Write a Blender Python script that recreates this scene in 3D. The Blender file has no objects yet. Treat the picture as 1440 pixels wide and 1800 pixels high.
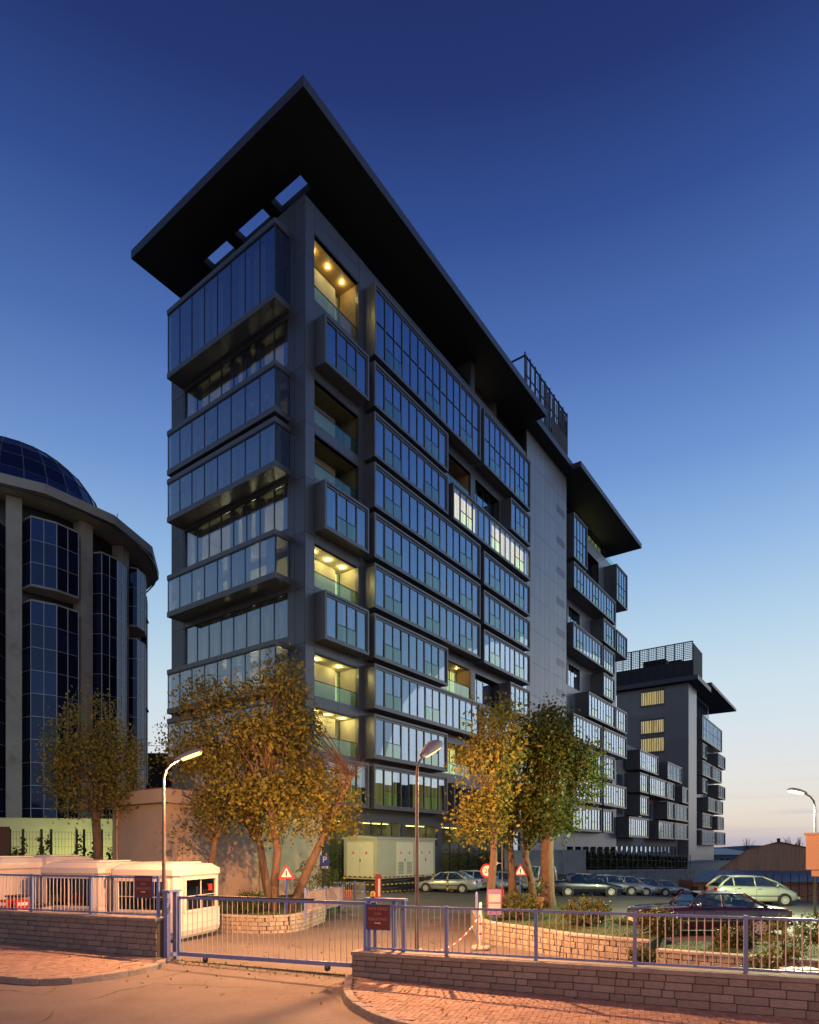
import bpy, math, random
import numpy as np
from mathutils import Vector, Matrix
random.seed(7); rng = np.random.default_rng(11)
R = math.radians
sc = bpy.context.scene
COL = sc.collection

# ------------------------------------------------------------------ camera
cam = bpy.data.cameras.new('camera'); camo = bpy.data.objects.new('camera', cam)
COL.objects.link(camo); sc.camera = camo
camo.location = (0, 0, 3.1); camo.rotation_euler = (R(90), 0, 0)
FPX, HOR = 1103.0, 1492.0
cam.sensor_fit = 'HORIZONTAL'; cam.sensor_width = 36; cam.lens = FPX / 1440 * 36
cam.shift_y = (HOR - 900) / 1440; cam.clip_end = 4000; cam.clip_start = 0.1

# ------------------------------------------------------------------ sky / world
SUN_AZ = 62.0      # degrees to the right of the view direction (afterglow)
w = bpy.data.worlds.new('World'); sc.world = w; w.use_nodes = True
nt = w.node_tree; nt.nodes.clear()
def wn(t, **k):
    n = nt.nodes.new(t)
    for a, b in k.items(): setattr(n, a, b)
    return n
L = nt.links.new
tc = wn('ShaderNodeTexCoord'); sep = wn('ShaderNodeSeparateXYZ'); L(tc.outputs['Generated'], sep.inputs[0])
asn = wn('ShaderNodeMath', operation='ARCSINE'); L(sep.outputs['Z'], asn.inputs[0])
el = wn('ShaderNodeMath', operation='DIVIDE'); L(asn.outputs[0], el.inputs[0]); el.inputs[1].default_value = R(60)
ramp = wn('ShaderNodeValToRGB'); L(el.outputs[0], ramp.inputs[0])
def lin(c):
    c = c / 255
    return c / 12.92 if c <= .04045 else ((c + .055) / 1.055) ** 2.4
def srgb(r, g, b, m=1.0): return (lin(r) * m, lin(g) * m, lin(b) * m, 1)
stops = [(0.0, (178, 172, 188)), (.8, (200, 192, 198)), (1.6, (227, 214, 202)), (3.0, (236, 226, 212)), (6.0, (233, 232, 228)),
         (9.5, (222, 232, 237)), (13.5, (208, 228, 239)), (18, (184, 214, 237)), (24, (148, 187, 231)), (30, (113, 152, 213)), (37, (80, 116, 184)),
         (44, (54, 83, 151)), (50, (38, 57, 116)), (60, (27, 39, 88))]
els = ramp.color_ramp.elements
els[0].position = 0; els[0].color = srgb(*stops[0][1]); els[1].position = 1; els[1].color = srgb(*stops[-1][1])
for d, c in stops[1:-1]:
    e = els.new(d / 60); e.color = srgb(*c)
# the sky is darker opposite the afterglow
sunv = (math.sin(R(SUN_AZ)), math.cos(R(SUN_AZ)), 0)
dot = wn('ShaderNodeVectorMath', operation='DOT_PRODUCT'); L(tc.outputs['Generated'], dot.inputs[0]); dot.inputs[1].default_value = sunv
azr = wn('ShaderNodeMapRange', interpolation_type='SMOOTHSTEP'); L(dot.outputs['Value'], azr.inputs[0])
azr.inputs[1].default_value = -1; azr.inputs[2].default_value = .25; azr.inputs[3].default_value = .5; azr.inputs[4].default_value = 1.0
# thin cloud streaks low over the horizon
mp = wn('ShaderNodeMapping'); L(tc.outputs['Generated'], mp.inputs[0]); mp.inputs['Scale'].default_value = (2.2, 2.2, 42)
ns = wn('ShaderNodeTexNoise'); L(mp.outputs[0], ns.inputs[0]); ns.inputs['Scale'].default_value = 1.6; ns.inputs['Detail'].default_value = 4
cr = wn('ShaderNodeMapRange', interpolation_type='SMOOTHSTEP'); L(ns.outputs[0], cr.inputs[0])
cr.inputs[1].default_value = .52; cr.inputs[2].default_value = .74; cr.inputs[3].default_value = 0; cr.inputs[4].default_value = .5
lo = wn('ShaderNodeMapRange', interpolation_type='SMOOTHSTEP'); L(sep.outputs['Z'], lo.inputs[0])
lo.inputs[1].default_value = .16; lo.inputs[2].default_value = .03; lo.inputs[3].default_value = 0; lo.inputs[4].default_value = 1
cm = wn('ShaderNodeMath', operation='MULTIPLY'); L(cr.outputs[0], cm.inputs[0]); L(lo.outputs[0], cm.inputs[1])
cmix = wn('ShaderNodeMixRGB'); L(cm.outputs[0], cmix.inputs[0]); L(ramp.outputs[0], cmix.inputs[1]); cmix.inputs[2].default_value = srgb(196, 186, 196)
# physical twilight sky blended in
sk = wn('ShaderNodeTexSky', sky_type='NISHITA', sun_disc=False)
sk.sun_elevation = R(-3.5); sk.sun_rotation = R(SUN_AZ); sk.ozone_density = 3; sk.dust_density = .4
smul = wn('ShaderNodeMixRGB', blend_type='MULTIPLY'); smul.inputs[0].default_value = 1; L(sk.outputs[0], smul.inputs[1]); smul.inputs[2].default_value = (3, 3, 3, 1)
vm = wn('ShaderNodeMixRGB', blend_type='MULTIPLY'); vm.inputs[0].default_value = 1; L(cmix.outputs[0], vm.inputs[1]); L(azr.outputs[0], vm.inputs[2])
fm = wn('ShaderNodeMixRGB'); fm.inputs[0].default_value = .05; L(vm.outputs[0], fm.inputs[1]); L(smul.outputs[0], fm.inputs[2])
bg = wn('ShaderNodeBackground'); bg.inputs[1].default_value = 1.0; L(fm.outputs[0], bg.inputs[0])
wo = wn('ShaderNodeOutputWorld'); L(bg.outputs[0], wo.inputs[0])

# last glow of the set sun: very weak and wide
sun = bpy.data.lights.new('sun', 'SUN'); sun.energy = .12; sun.angle = R(25); sun.color = (1, .86, .72)
suno = bpy.data.objects.new('sun', sun); COL.objects.link(suno)
suno.rotation_euler = (Vector((sunv[0], sunv[1], .10)).normalized()).to_track_quat('Z', 'Y').to_euler()

# ------------------------------------------------------------------ view / render
vs = sc.view_settings; vs.view_transform = 'Standard'; vs.look = 'None'; vs.exposure = 0; vs.gamma = 1
sc.render.engine = 'CYCLES'
cy = sc.cycles
cy.use_denoising = True
try: cy.denoiser = 'OPENIMAGEDENOISE'
except Exception: pass
cy.max_bounces = 6; cy.diffuse_bounces = 2; cy.glossy_bounces = 3; cy.transmission_bounces = 4; cy.transparent_max_bounces = 10
cy.caustics_reflective = False; cy.caustics_refractive = False
cy.sample_clamp_indirect = 4; cy.use_adaptive_sampling = True; cy.adaptive_threshold = .02

# ------------------------------------------------------------------ materials
def new_mat(name):
    m = bpy.data.materials.new(name); m.use_nodes = True
    n = m.node_tree; n.nodes.clear()
    return m, n
def mat(name, col, rough=.6, metal=0., var=.12, scale=3., bump=0., bscale=40., spec=.5, isl=0., stretch=None, dirt=None, coat=0.):
    """principled surface; colour varied by noise, by piece (isl) and by stains of their own shape (dirt)"""
    m, n = new_mat(name); k = n.links.new
    o = n.nodes.new('ShaderNodeOutputMaterial'); p = n.nodes.new('ShaderNodeBsdfPrincipled'); k(p.outputs[0], o.inputs[0])
    p.inputs['Roughness'].default_value = rough; p.inputs['Metallic'].default_value = metal
    p.inputs['Specular IOR Level'].default_value = spec; p.inputs['Coat Weight'].default_value = coat
    t = n.nodes.new('ShaderNodeTexCoord'); src = t.outputs['Object']
    if stretch:
        q = n.nodes.new('ShaderNodeMapping'); q.inputs['Scale'].default_value = stretch; k(src, q.inputs[0]); src = q.outputs[0]
    x = n.nodes.new('ShaderNodeTexNoise'); x.inputs['Scale'].default_value = scale; x.inputs['Detail'].default_value = 5; x.inputs['Roughness'].default_value = .62; k(src, x.inputs[0])
    r = n.nodes.new('ShaderNodeMapRange'); k(x.outputs[0], r.inputs[0]); r.inputs[1].default_value = .3; r.inputs[2].default_value = .7
    r.inputs[3].default_value = 1 - var; r.inputs[4].default_value = 1 + var
    val = r.outputs[0]
    if isl:
        g = n.nodes.new('ShaderNodeNewGeometry'); oi = n.nodes.new('ShaderNodeObjectInfo')
        s = n.nodes.new('ShaderNodeMath'); s.operation = 'ADD'; k(g.outputs['Random Per Island'], s.inputs[0]); k(oi.outputs['Random'], s.inputs[1])
        f = n.nodes.new('ShaderNodeMath'); f.operation = 'FRACT'; k(s.outputs[0], f.inputs[0])
        rr = n.nodes.new('ShaderNodeMapRange'); k(f.outputs[0], rr.inputs[0]); rr.inputs[3].default_value = 1 - isl; rr.inputs[4].default_value = 1 + isl
        mm = n.nodes.new('ShaderNodeMath'); mm.operation = 'MULTIPLY'; k(val, mm.inputs[0]); k(rr.outputs[0], mm.inputs[1]); val = mm.outputs[0]
    h = n.nodes.new('ShaderNodeVectorMath'); h.operation = 'SCALE'; h.inputs[0].default_value = col[:3]; k(val, h.inputs['Scale'])
    out = h.outputs[0]
    if dirt:
        dn = n.nodes.new('ShaderNodeTexNoise'); dn.inputs['Scale'].default_value = dirt[1]; dn.inputs['Detail'].default_value = 7; k(src, dn.inputs[0])
        dr = n.nodes.new('ShaderNodeMapRange'); k(dn.outputs[0], dr.inputs[0]); dr.inputs[1].default_value = dirt[2]; dr.inputs[2].default_value = dirt[2] + .12; dr.inputs[4].default_value = dirt[3]
        dm = n.nodes.new('ShaderNodeMixRGB'); k(dr.outputs[0], dm.inputs[0]); k(out, dm.inputs[1]); dm.inputs[2].default_value = (*dirt[0], 1); out = dm.outputs[0]
    k(out, p.inputs['Base Color'])
    if bump:
        b = n.nodes.new('ShaderNodeBump'); b.inputs['Strength'].default_value = bump; b.inputs['Distance'].default_value = .02
        y = n.nodes.new('ShaderNodeTexNoise'); y.inputs['Scale'].default_value = bscale; y.inputs['Detail'].default_value = 4; k(src, y.inputs[0])
        k(y.outputs[0], b.inputs['Height']); k(b.outputs[0], p.inputs['Normal'])
    return m
def glass(name, tint, refl=.3, ior=1.6, rough=.015, rcol=(1, 1, 1)):
    """coated window glass: fresnel mirror over a tinted clear pane"""
    m, n = new_mat(name); k = n.links.new
    o = n.nodes.new('ShaderNodeOutputMaterial'); mx = n.nodes.new('ShaderNodeMixShader'); k(mx.outputs[0], o.inputs[0])
    t = n.nodes.new('ShaderNodeBsdfTransparent'); t.inputs[0].default_value = (*tint, 1)
    g = n.nodes.new('ShaderNodeBsdfGlossy'); g.inputs['Roughness'].default_value = rough; g.inputs[0].default_value = (*rcol, 1)
    f = n.nodes.new('ShaderNodeLayerWeight'); f.inputs[0].default_value = .5
    pw = n.nodes.new('ShaderNodeMath'); pw.operation = 'POWER'; k(f.outputs['Facing'], pw.inputs[0]); pw.inputs[1].default_value = 3.2
    r = n.nodes.new('ShaderNodeMapRange'); k(pw.outputs[0], r.inputs[0]); r.inputs[3].default_value = refl; r.inputs[4].default_value = .95
    k(r.outputs[0], mx.inputs[0]); k(t.outputs[0], mx.inputs[1]); k(g.outputs[0], mx.inputs[2])
    return m
def emit(name, col, s):
    m, n = new_mat(name)
    o = n.nodes.new('ShaderNodeOutputMaterial'); e = n.nodes.new('ShaderNodeEmission'); e.inputs[0].default_value = (*col, 1); e.inputs[1].default_value = s
    n.links.new(e.outputs[0], o.inputs[0]); return m
def litroom(name, col, s, stripes=True):
    """a curtain lit from the room behind it: glows through its folds"""
    m, n = new_mat(name); k = n.links.new
    o = n.nodes.new('ShaderNodeOutputMaterial'); e = n.nodes.new('ShaderNodeEmission')
    t = n.nodes.new('ShaderNodeTexCoord'); q = n.nodes.new('ShaderNodeMapping'); q.inputs['Scale'].default_value = (5, 5, .12); k(t.outputs['Object'], q.inputs[0])
    x = n.nodes.new('ShaderNodeTexNoise'); x.inputs['Scale'].default_value = 1.6; x.inputs['Detail'].default_value = 3; k(q.outputs[0], x.inputs[0])
    r = n.nodes.new('ShaderNodeMapRange'); k(x.outputs[0], r.inputs[0]); r.inputs[1].default_value = .3; r.inputs[2].default_value = .72; r.inputs[3].default_value = .35 * s; r.inputs[4].default_value = 1.25 * s
    e.inputs[0].default_value = (*col, 1); k(r.outputs[0], e.inputs[1]); k(e.outputs[0], o.inputs[0]); return m
def leafmat(name, c0, c1, c2, trans=.35):
    m, n = new_mat(name); k = n.links.new
    o = n.nodes.new('ShaderNodeOutputMaterial'); mx = n.nodes.new('ShaderNodeMixShader'); mx.inputs[0].default_value = trans
    d = n.nodes.new('ShaderNodeBsdfPrincipled'); d.inputs['Roughness'].default_value = .5; d.inputs['Specular IOR Level'].default_value = .3
    tr = n.nodes.new('ShaderNodeBsdfTranslucent')
    g = n.nodes.new('ShaderNodeNewGeometry'); rp = n.nodes.new('ShaderNodeValToRGB'); k(g.outputs['Random Per Island'], rp.inputs[0])
    e = rp.color_ramp.elements; e[0].color = (*c0, 1); e[1].color = (*c2, 1); q = e.new(.5); q.color = (*c1, 1)
    k(rp.outputs[0], d.inputs['Base Color']); k(rp.outputs[0], tr.inputs[0])
    k(d.outputs[0], mx.inputs[1]); k(tr.outputs[0], mx.inputs[2]); k(mx.outputs[0], o.inputs[0]); return m

M = {}
M['asphalt'] = mat('asphalt', (.15, .135, .125), .85, var=.22, scale=.35, bump=.35, bscale=60, dirt=((.085, .075, .07), .6, .56, .45))
def road_wear(m):
    n = m.node_tree; k = n.links.new; p = n.nodes['Principled BSDF']; src = p.inputs['Base Color'].links[0].from_socket
    t = n.nodes.new('ShaderNodeTexCoord'); wn_ = n.nodes.new('ShaderNodeTexNoise'); wn_.inputs['Scale'].default_value = 1.3; wn_.inputs['Detail'].default_value = 5; k(t.outputs['Object'], wn_.inputs[0])
    ad = n.nodes.new('ShaderNodeMixRGB'); ad.inputs[0].default_value = .35; k(t.outputs['Object'], ad.inputs[1]); k(wn_.outputs['Color'], ad.inputs[2])
    v = n.nodes.new('ShaderNodeTexVoronoi'); v.feature = 'DISTANCE_TO_EDGE'; v.inputs['Scale'].default_value = .42; k(ad.outputs[0], v.inputs[0])
    r = n.nodes.new('ShaderNodeMapRange'); k(v.outputs[0], r.inputs[0]); r.inputs[1].default_value = .004; r.inputs[2].default_value = .011; r.inputs[3].default_value = .75; r.inputs[4].default_value = 0
    g = n.nodes.new('ShaderNodeTexNoise'); g.inputs['Scale'].default_value = .5; k(t.outputs['Object'], g.inputs[0]); gr = n.nodes.new('ShaderNodeMapRange'); k(g.outputs[0], gr.inputs[0]); gr.inputs[1].default_value = .48; gr.inputs[2].default_value = .6
    mu = n.nodes.new('ShaderNodeMath'); mu.operation = 'MULTIPLY'; k(r.outputs[0], mu.inputs[0]); k(gr.outputs[0], mu.inputs[1])
    mx = n.nodes.new('ShaderNodeMixRGB'); k(mu.outputs[0], mx.inputs[0]); k(src, mx.inputs[1]); mx.inputs[2].default_value = (.03, .026, .024, 1)
    f = n.nodes.new('ShaderNodeTexNoise'); f.inputs['Scale'].default_value = 55; f.inputs['Detail'].default_value = 3; k(t.outputs['Object'], f.inputs[0]); fr = n.nodes.new('ShaderNodeMapRange'); k(f.outputs[0], fr.inputs[0]); fr.inputs[1].default_value = .3; fr.inputs[2].default_value = .7; fr.inputs[3].default_value = .72; fr.inputs[4].default_value = 1.28
    sc_ = n.nodes.new('ShaderNodeVectorMath'); sc_.operation = 'SCALE'; k(mx.outputs[0], sc_.inputs[0]); k(fr.outputs[0], sc_.inputs['Scale']); k(sc_.outputs[0], p.inputs['Base Color'])
road_wear(M['asphalt'])
M['yard'] = mat('yard_asphalt', (.12, .11, .10), .9, var=.25, scale=.3, bump=.3, bscale=50, dirt=((.16, .14, .12), .35, .55, .5))
road_wear(M['yard'])
M['olive'] = mat('olive_lining', (.13, .125, .06), .8, var=.15)
M['soil'] = mat('soil', (.07, .05, .033), .95, var=.35, scale=2.5, bump=.8, bscale=18)
M['grass'] = mat('grass', (.05, .085, .02), .9, var=.4, scale=5, bump=.9, bscale=35)
M['paver'] = mat('paver', (.28, .205, .168), .85, var=.12, scale=6, bump=.3, bscale=70, isl=.22)
M['sandjoint'] = mat('sand_joint', (.09, .065, .05), .95, var=.3, scale=4)
M['kerb'] = mat('kerb_stone', (.26, .235, .21), .85, var=.22, scale=4, bump=.6, bscale=22, isl=.15, dirt=((.12, .11, .09), 2.5, .55, .5))
M['stone'] = mat('grey_stone', (.215, .205, .193), .85, var=.2, scale=5, bump=1.0, bscale=14, isl=.17)
M['stone_warm'] = mat('cream_stone', (.36, .32, .25), .85, var=.18, scale=5, bump=.8, bscale=18, isl=.16)
M['coping'] = mat('coping', (.22, .205, .19), .85, var=.25, scale=3, bump=.8, bscale=20)
M['mortar'] = mat('mortar', (.07, .065, .06), .95, var=.2, scale=6)
M['concrete'] = mat('concrete', (.30, .285, .26), .85, var=.16, scale=.8, bump=.3, bscale=14, dirt=((.15, .14, .12), .5, .56, .5))
M['fencepaint'] = mat('fence_paint', (.15, .20, .42), .42, var=.1, scale=4, dirt=((.16, .10, .07), 7, .66, .7))
M['barpaint'] = mat('bar_paint', (.46, .42, .43), .42, var=.1, scale=5, dirt=((.22, .13, .09), 9, .64, .6))
M['kiosk'] = mat('fibreglass', (.58, .56, .52), .4, var=.05, scale=1.6, dirt=((.55, .5, .43), 1.4, .58, .4))
M['darkint'] = mat('dark_interior', (.05, .042, .035), .9, var=.3, scale=1.5)
M['blind'] = mat('blind', (.34, .33, .30), .8, var=.1, scale=3)
M['beige'] = mat('beige_render', (.50, .41, .29), .9, var=.08, scale=.9, bump=.2, bscale=30, dirt=((.34, .27, .19), .35, .57, .45))
M['limewall'] = mat('lime_render', (.50, .52, .34), .9, var=.08, scale=.8)
M['zinc'] = mat('zinc_panel', (.13, .132, .148), .34, .55, var=.1, scale=.5, spec=.5, isl=.08)
M['zinclight'] = mat('light_zinc', (.21, .212, .225), .42, .3, var=.08, scale=.4, isl=.06)
M['zincframe'] = mat('zinc_frame', (.15, .149, .16), .36, .5, var=.08, scale=.8)
M['panel'] = mat('silver_panel', (.25, .265, .30), .38, .4, var=.06, scale=.35, isl=.05)
M['backing'] = mat('wall_backing', (.03, .03, .032), .9, var=.2, scale=1)
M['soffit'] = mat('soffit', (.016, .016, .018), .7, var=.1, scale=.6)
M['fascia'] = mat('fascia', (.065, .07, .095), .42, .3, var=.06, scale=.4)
M['mullion'] = mat('dark_mullion', (.035, .036, .04), .4, .2, var=.1)
M['mullight'] = mat('grey_mullion', (.16, .155, .15), .4, .3, var=.1)
M['wood'] = mat('timber_lining', (.33, .20, .09), .6, var=.15, scale=2, stretch=(1, 1, 8))
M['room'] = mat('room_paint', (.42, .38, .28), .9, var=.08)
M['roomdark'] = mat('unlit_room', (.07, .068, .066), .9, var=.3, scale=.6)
M['curtain'] = mat('curtain', (.36, .36, .38), .9, var=.12, scale=1.2, stretch=(6, 6, .3))
M['curtain2'] = mat('curtain_lilac', (.22, .22, .26), .9, var=.12, scale=1.2, stretch=(6, 6, .3))
M['pane'] = glass('window_glass', (.80, .84, .88), .24, 1.75, rcol=(.62, .79, 1.0))
M['paneleft'] = glass('window_glass_left', (.74, .78, .84), .27, 1.7, rcol=(.86, .92, 1))
M['balu'] = glass('balustrade_glass', (.70, .85, .82), .14, 1.5, rcol=(.76, .95, .93))
M['railglass'] = glass('rail_glass', (.74, .90, .85), .05, 1.5, rcol=(.8, .95, .92))
M['bluglass'] = mat('blue_mirror_glass', (.008, .010, .026), .04, var=.25, scale=.4, spec=.6)
M['bluglass'].node_tree.nodes['Principled BSDF'].inputs['Specular Tint'].default_value = (.35, .5, 1, 1)
M['lit'] = litroom('lit_curtain', (1, .76, .36), 2.8)
M['litdim'] = litroom('dim_lit_curtain', (.95, .74, .30), .7)
M['litgreen'] = litroom('lit_green_curtain', (.95, .88, .26), 2.4)
M['litolive'] = litroom('olive_lit_curtain', (.78, .70, .16), .42)
M['bulb'] = emit('bulb', (1, .78, .42), 60)
M['ceil'] = emit('ceiling_lamp', (1, .82, .42), 13)
M['ceilg'] = emit('ceiling_lamp_green', (.92, .82, .22), 11)
M['lamp_or'] = emit('sodium_lens', (1, .50, .14), 5)
M['lamp_wh'] = emit('white_lens', (1, .98, .74), 6)
M['lampgrey'] = mat('lamp_housing', (.34, .32, .31), .5, var=.12, dirt=((.2, .12, .08), 6, .6, .6))
M['rustpole'] = mat('rusty_pole', (.17, .14, .125), .6, var=.2, scale=6, dirt=((.17, .065, .03), 3.5, .52, .9), stretch=(3, 3, .7))
M['bark'] = mat('bark', (.13, .09, .06), .95, var=.35, scale=7, bump=1., bscale=16, stretch=(1, 1, .35))
M['twig'] = mat('twig', (.10, .065, .04), .95, var=.3)
M['leaf_gold'] = leafmat('autumn_leaf', (.17, .175, .03), (.25, .22, .036), (.11, .145, .03), .34)
M['leaf_mix'] = leafmat('turning_leaf', (.13, .14, .028), (.20, .175, .032), (.085, .12, .026), .34)
M['leaf_green'] = leafmat('green_leaf', (.045, .085, .015), (.075, .115, .02), (.10, .10, .02), .3)
M['leaf_willow'] = leafmat('willow_leaf', (.17, .18, .035), (.25, .23, .04), (.12, .15, .035), .34)
M['leaf_bush'] = leafmat('bush_leaf', (.05, .07, .015), (.085, .095, .022), (.11, .085, .022), .2)
M['leaf_vine'] = leafmat('vine_leaf', (.03, .055, .012), (.055, .09, .02), (.10, .12, .03), .4)
M['rubber'] = mat('rubber', (.02, .02, .02), .8, var=.15)
M['rim'] = mat('wheel_rim', (.46, .45, .44), .45, .15, var=.08)
M['carglass'] = glass('car_glass', (.38, .44, .42), .10, 1.5)
M['chrome'] = mat('chrome', (.65, .63, .6), .15, 1., var=.05)
M['blackplastic'] = mat('black_plastic', (.025, .025, .026), .5, var=.1)
M['seat'] = mat('car_seat', (.10, .085, .07), .9, var=.15)
M['taillamp'] = mat('tail_lamp', (.35, .01, .01), .2, var=.1, coat=.5)
M['headlamp'] = mat('head_lamp', (.55, .55, .52), .1, .2, var=.05, coat=1)
for nme, c in (('maroon', (.035, .012, .028)), ('silver', (.36, .37, .38)), ('palegreen', (.42, .47, .37)), ('navy', (.018, .022, .05)), ('white', (.7, .69, .66)), ('steel', (.22, .24, .27)), ('redcar', (.25, .02, .02))):
    M['car_' + nme] = mat('car_paint_' + nme, c, .28, .25, var=.03, coat=1.)
M['cabinet'] = mat('cabinet_steel', (.40, .41, .31), .5, var=.06, scale=1.2)
M['cabdoor'] = mat('cabinet_door', (.62, .60, .46), .5, var=.05, scale=1.2)
M['vent'] = mat('vent_mesh', (.24, .24, .18), .7, var=.1, stretch=(1, 1, 30), scale=6)
M['yellow'] = mat('yellow_paint', (.62, .42, .03), .5, var=.1)
M['black'] = mat('black_paint', (.015, .015, .015), .5, var=.1)
M['red'] = mat('red_paint', (.48, .02, .015), .45, var=.1)
M['white'] = mat('white_paint', (.75, .73, .7), .5, var=.06)
M['signblue'] = mat('sign_blue', (.03, .06, .32), .45, var=.1)
M['signmaroon'] = mat('sign_maroon', (.13, .032, .024), .5, var=.08)
M['purple'] = mat('sign_purple', (.20, .12, .28), .5, var=.1)
M['orangep'] = mat('orange_plastic', (.75, .14, .02), .45, var=.1)
M['amber'] = mat('amber_plastic', (.85, .45, .02), .3, var=.1)
M['rooftile'] = mat('blue_roof_sheet', (.20, .22, .27), .5, .2, var=.12, scale=.6)
M['barn'] = mat('brown_sheet', (.40, .29, .21), .75, var=.2, scale=.5, stretch=(2, 2, .15))
M['brick'] = mat('brick_wall', (.34, .19, .13), .9, var=.25, scale=4)
M['darkgreen'] = mat('green_steel', (.02, .035, .022), .5, var=.1)
M['hedge'] = leafmat('hedge_leaf', (.018, .028, .012), (.03, .042, .016), (.05, .06, .02), .2)
M['terra'] = mat('terracotta', (.3, .13, .06), .9, var=.15)
M['mech'] = mat('plant_screen', (.02, .022, .03), .7, var=.1)
M['dist'] = mat('distant_roof', (.10, .14, .19), .8, var=.15, scale=.1)
M['tiles'] = mat('roof_tile', (.22, .09, .05), .85, var=.25, scale=3)
M['notice'] = mat('notice_white', (.40, .37, .36), .6, var=.1)
M['skin'] = mat('peach_render', (.58, .38, .24), .9, var=.08, scale=1)

# ------------------------------------------------------------------ mesh helpers
class MB:
    def __init__(s): s.v = []; s.f = []; s.m = []
    def add(s, vs, fs, mi=0):
        o = len(s.v); s.v += [tuple(p) for p in vs]; s.f += [tuple(i + o for i in f) for f in fs]; s.m += [mi] * len(fs); return s
    def box(s, x0, x1, y0, y1, z0, z1, mi=0):
        return s.add([(x0, y0, z0), (x1, y0, z0), (x1, y1, z0), (x0, y1, z0), (x0, y0, z1), (x1, y0, z1), (x1, y1, z1), (x0, y1, z1)],
                     [(0, 3, 2, 1), (4, 5, 6, 7), (0, 1, 5, 4), (1, 2, 6, 5), (2, 3, 7, 6), (3, 0, 4, 7)], mi)
    def quad(s, a, b, c, d, mi=0): return s.add([a, b, c, d], [(0, 1, 2, 3)], mi)
    def prism(s, poly, z0, z1, mi=0, top=None):
        n = len(poly); vs = [(x, y, z0) for x, y in poly] + [(x, y, z1) for x, y in poly]
        fs = [tuple(range(n - 1, -1, -1)), tuple(range(n, 2 * n))] + [(i, (i + 1) % n, n + (i + 1) % n, n + i) for i in range(n)]
        return s.add(vs, fs, mi)
    def bar(s, p, q, r, n=6, mi=0, r2=None): return s.tube([p, q], [r, r if r2 is None else r2], n, mi)
    def tube(s, pts, rad, n=8, mi=0, cap=True):
        pts = [Vector(p) for p in pts]; rings = []; vs = []; fs = []
        for i, p in enumerate(pts):
            d = (pts[min(i + 1, len(pts) - 1)] - pts[max(i - 1, 0)]).normalized()
            u = d.orthogonal().normalized() if i == 0 else (u - d * u.dot(d)).normalized()
            v = d.cross(u)
            for k in range(n):
                t = 2 * math.pi * k / n; vs.append(p + (u * math.cos(t) + v * math.sin(t)) * rad[i])
        for i in range(len(pts) - 1):
            for k in range(n): fs.append((i * n + k, i * n + (k + 1) % n, (i + 1) * n + (k + 1) % n, (i + 1) * n + k))
        if cap: fs += [tuple(range(n - 1, -1, -1)), tuple(range((len(pts) - 1) * n, len(pts) * n))]
        return s.add(vs, fs, mi)
    def lathe(s, prof, n=16, mi=0, axis='z', c=(0, 0, 0)):
        vs = []; fs = []
        for r, h in prof:
            for k in range(n):
                t = 2 * math.pi * k / n; a, b = r * math.cos(t), r * math.sin(t)
                vs.append({'z': (c[0] + a, c[1] + b, c[2] + h), 'y': (c[0] + a, c[1] + h, c[2] + b), 'x': (c[0] + h, c[1] + a, c[2] + b)}[axis])
        for i in range(len(prof) - 1):
            for k in range(n): fs.append((i * n + k, i * n + (k + 1) % n, (i + 1) * n + (k + 1) % n, (i + 1) * n + k))
        fs += [tuple(range(n)), tuple(range((len(prof) - 1) * n, len(prof) * n))]
        return s.add(vs, fs, mi)
    def mesh(s, name, mats, smooth=False):
        me = bpy.data.meshes.new(name); me.from_pydata(s.v, [], s.f)
        for m in mats: me.materials.append(M[m] if isinstance(m, str) else m)
        if len(mats) > 1: me.polygons.foreach_set('material_index', s.m)
        if smooth: me.polygons.foreach_set('use_smooth', [True] * len(s.f))
        me.update(); return me
    def build(s, name, mats, parent=None, smooth=False):
        if isinstance(mats, str): mats = [mats]
        return obj(name, s.mesh(name, mats, smooth), parent)
def obj(name, me, parent=None, loc=None, rot=None, scale=None):
    o = bpy.data.objects.new(name, me); COL.objects.link(o); o.parent = parent
    if loc is not None: o.location = loc
    if rot is not None: o.rotation_euler = rot
    if scale is not None: o.scale = scale
    return o
def tag(o, label=None, cat=None, group=None, kind=None):
    if label: o['label'] = label
    if cat: o['category'] = cat
    if group: o['group'] = group
    if kind: o['kind'] = kind
    return o
def thing(name, label, cat, loc=(0, 0, 0), rz=0, group=None):
    o = bpy.data.objects.new(name, None); COL.objects.link(o); o.empty_display_size = .2
    o.location = loc; o.rotation_euler = (0, 0, rz)
    return tag(o, label, cat, group)
def text(name, s, size, mname, parent, loc, rot, align='CENTER', depth=.002):
    c = bpy.data.curves.new(name, 'FONT'); c.body = s; c.size = size; c.align_x = align; c.align_y = 'CENTER'; c.extrude = depth
    t = bpy.data.objects.new(name, c); COL.objects.link(t)
    dg = bpy.context.evaluated_depsgraph_get(); me = bpy.data.meshes.new_from_object(t.evaluated_get(dg))
    bpy.data.objects.remove(t); me.materials.clear(); me.materials.append(M[mname])
    return obj(name, me, parent, loc, rot)
def copy_tree(o, parent=None):
    c = o.copy(); COL.objects.link(c); c.parent = parent
    for ch in o.children: copy_tree(ch, c)
    return c
def sm(t): t = max(0., min(1., t)); return t * t * (3 - 2 * t)
UNIT = MB().box(-.5, .5, -.5, .5, -.5, .5)
_unit = {}
def ubox(name, mname, parent, x0, x1, y0, y1, z0, z1):
    """a box piece sharing one unit mesh per material"""
    if mname not in _unit: _unit[mname] = UNIT.mesh('unit_' + mname, [mname])
    return obj(name, _unit[mname], parent, ((x0 + x1) / 2, (y0 + y1) / 2, (z0 + z1) / 2), None, (x1 - x0, y1 - y0, z1 - z0))
_stone = {}
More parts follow.
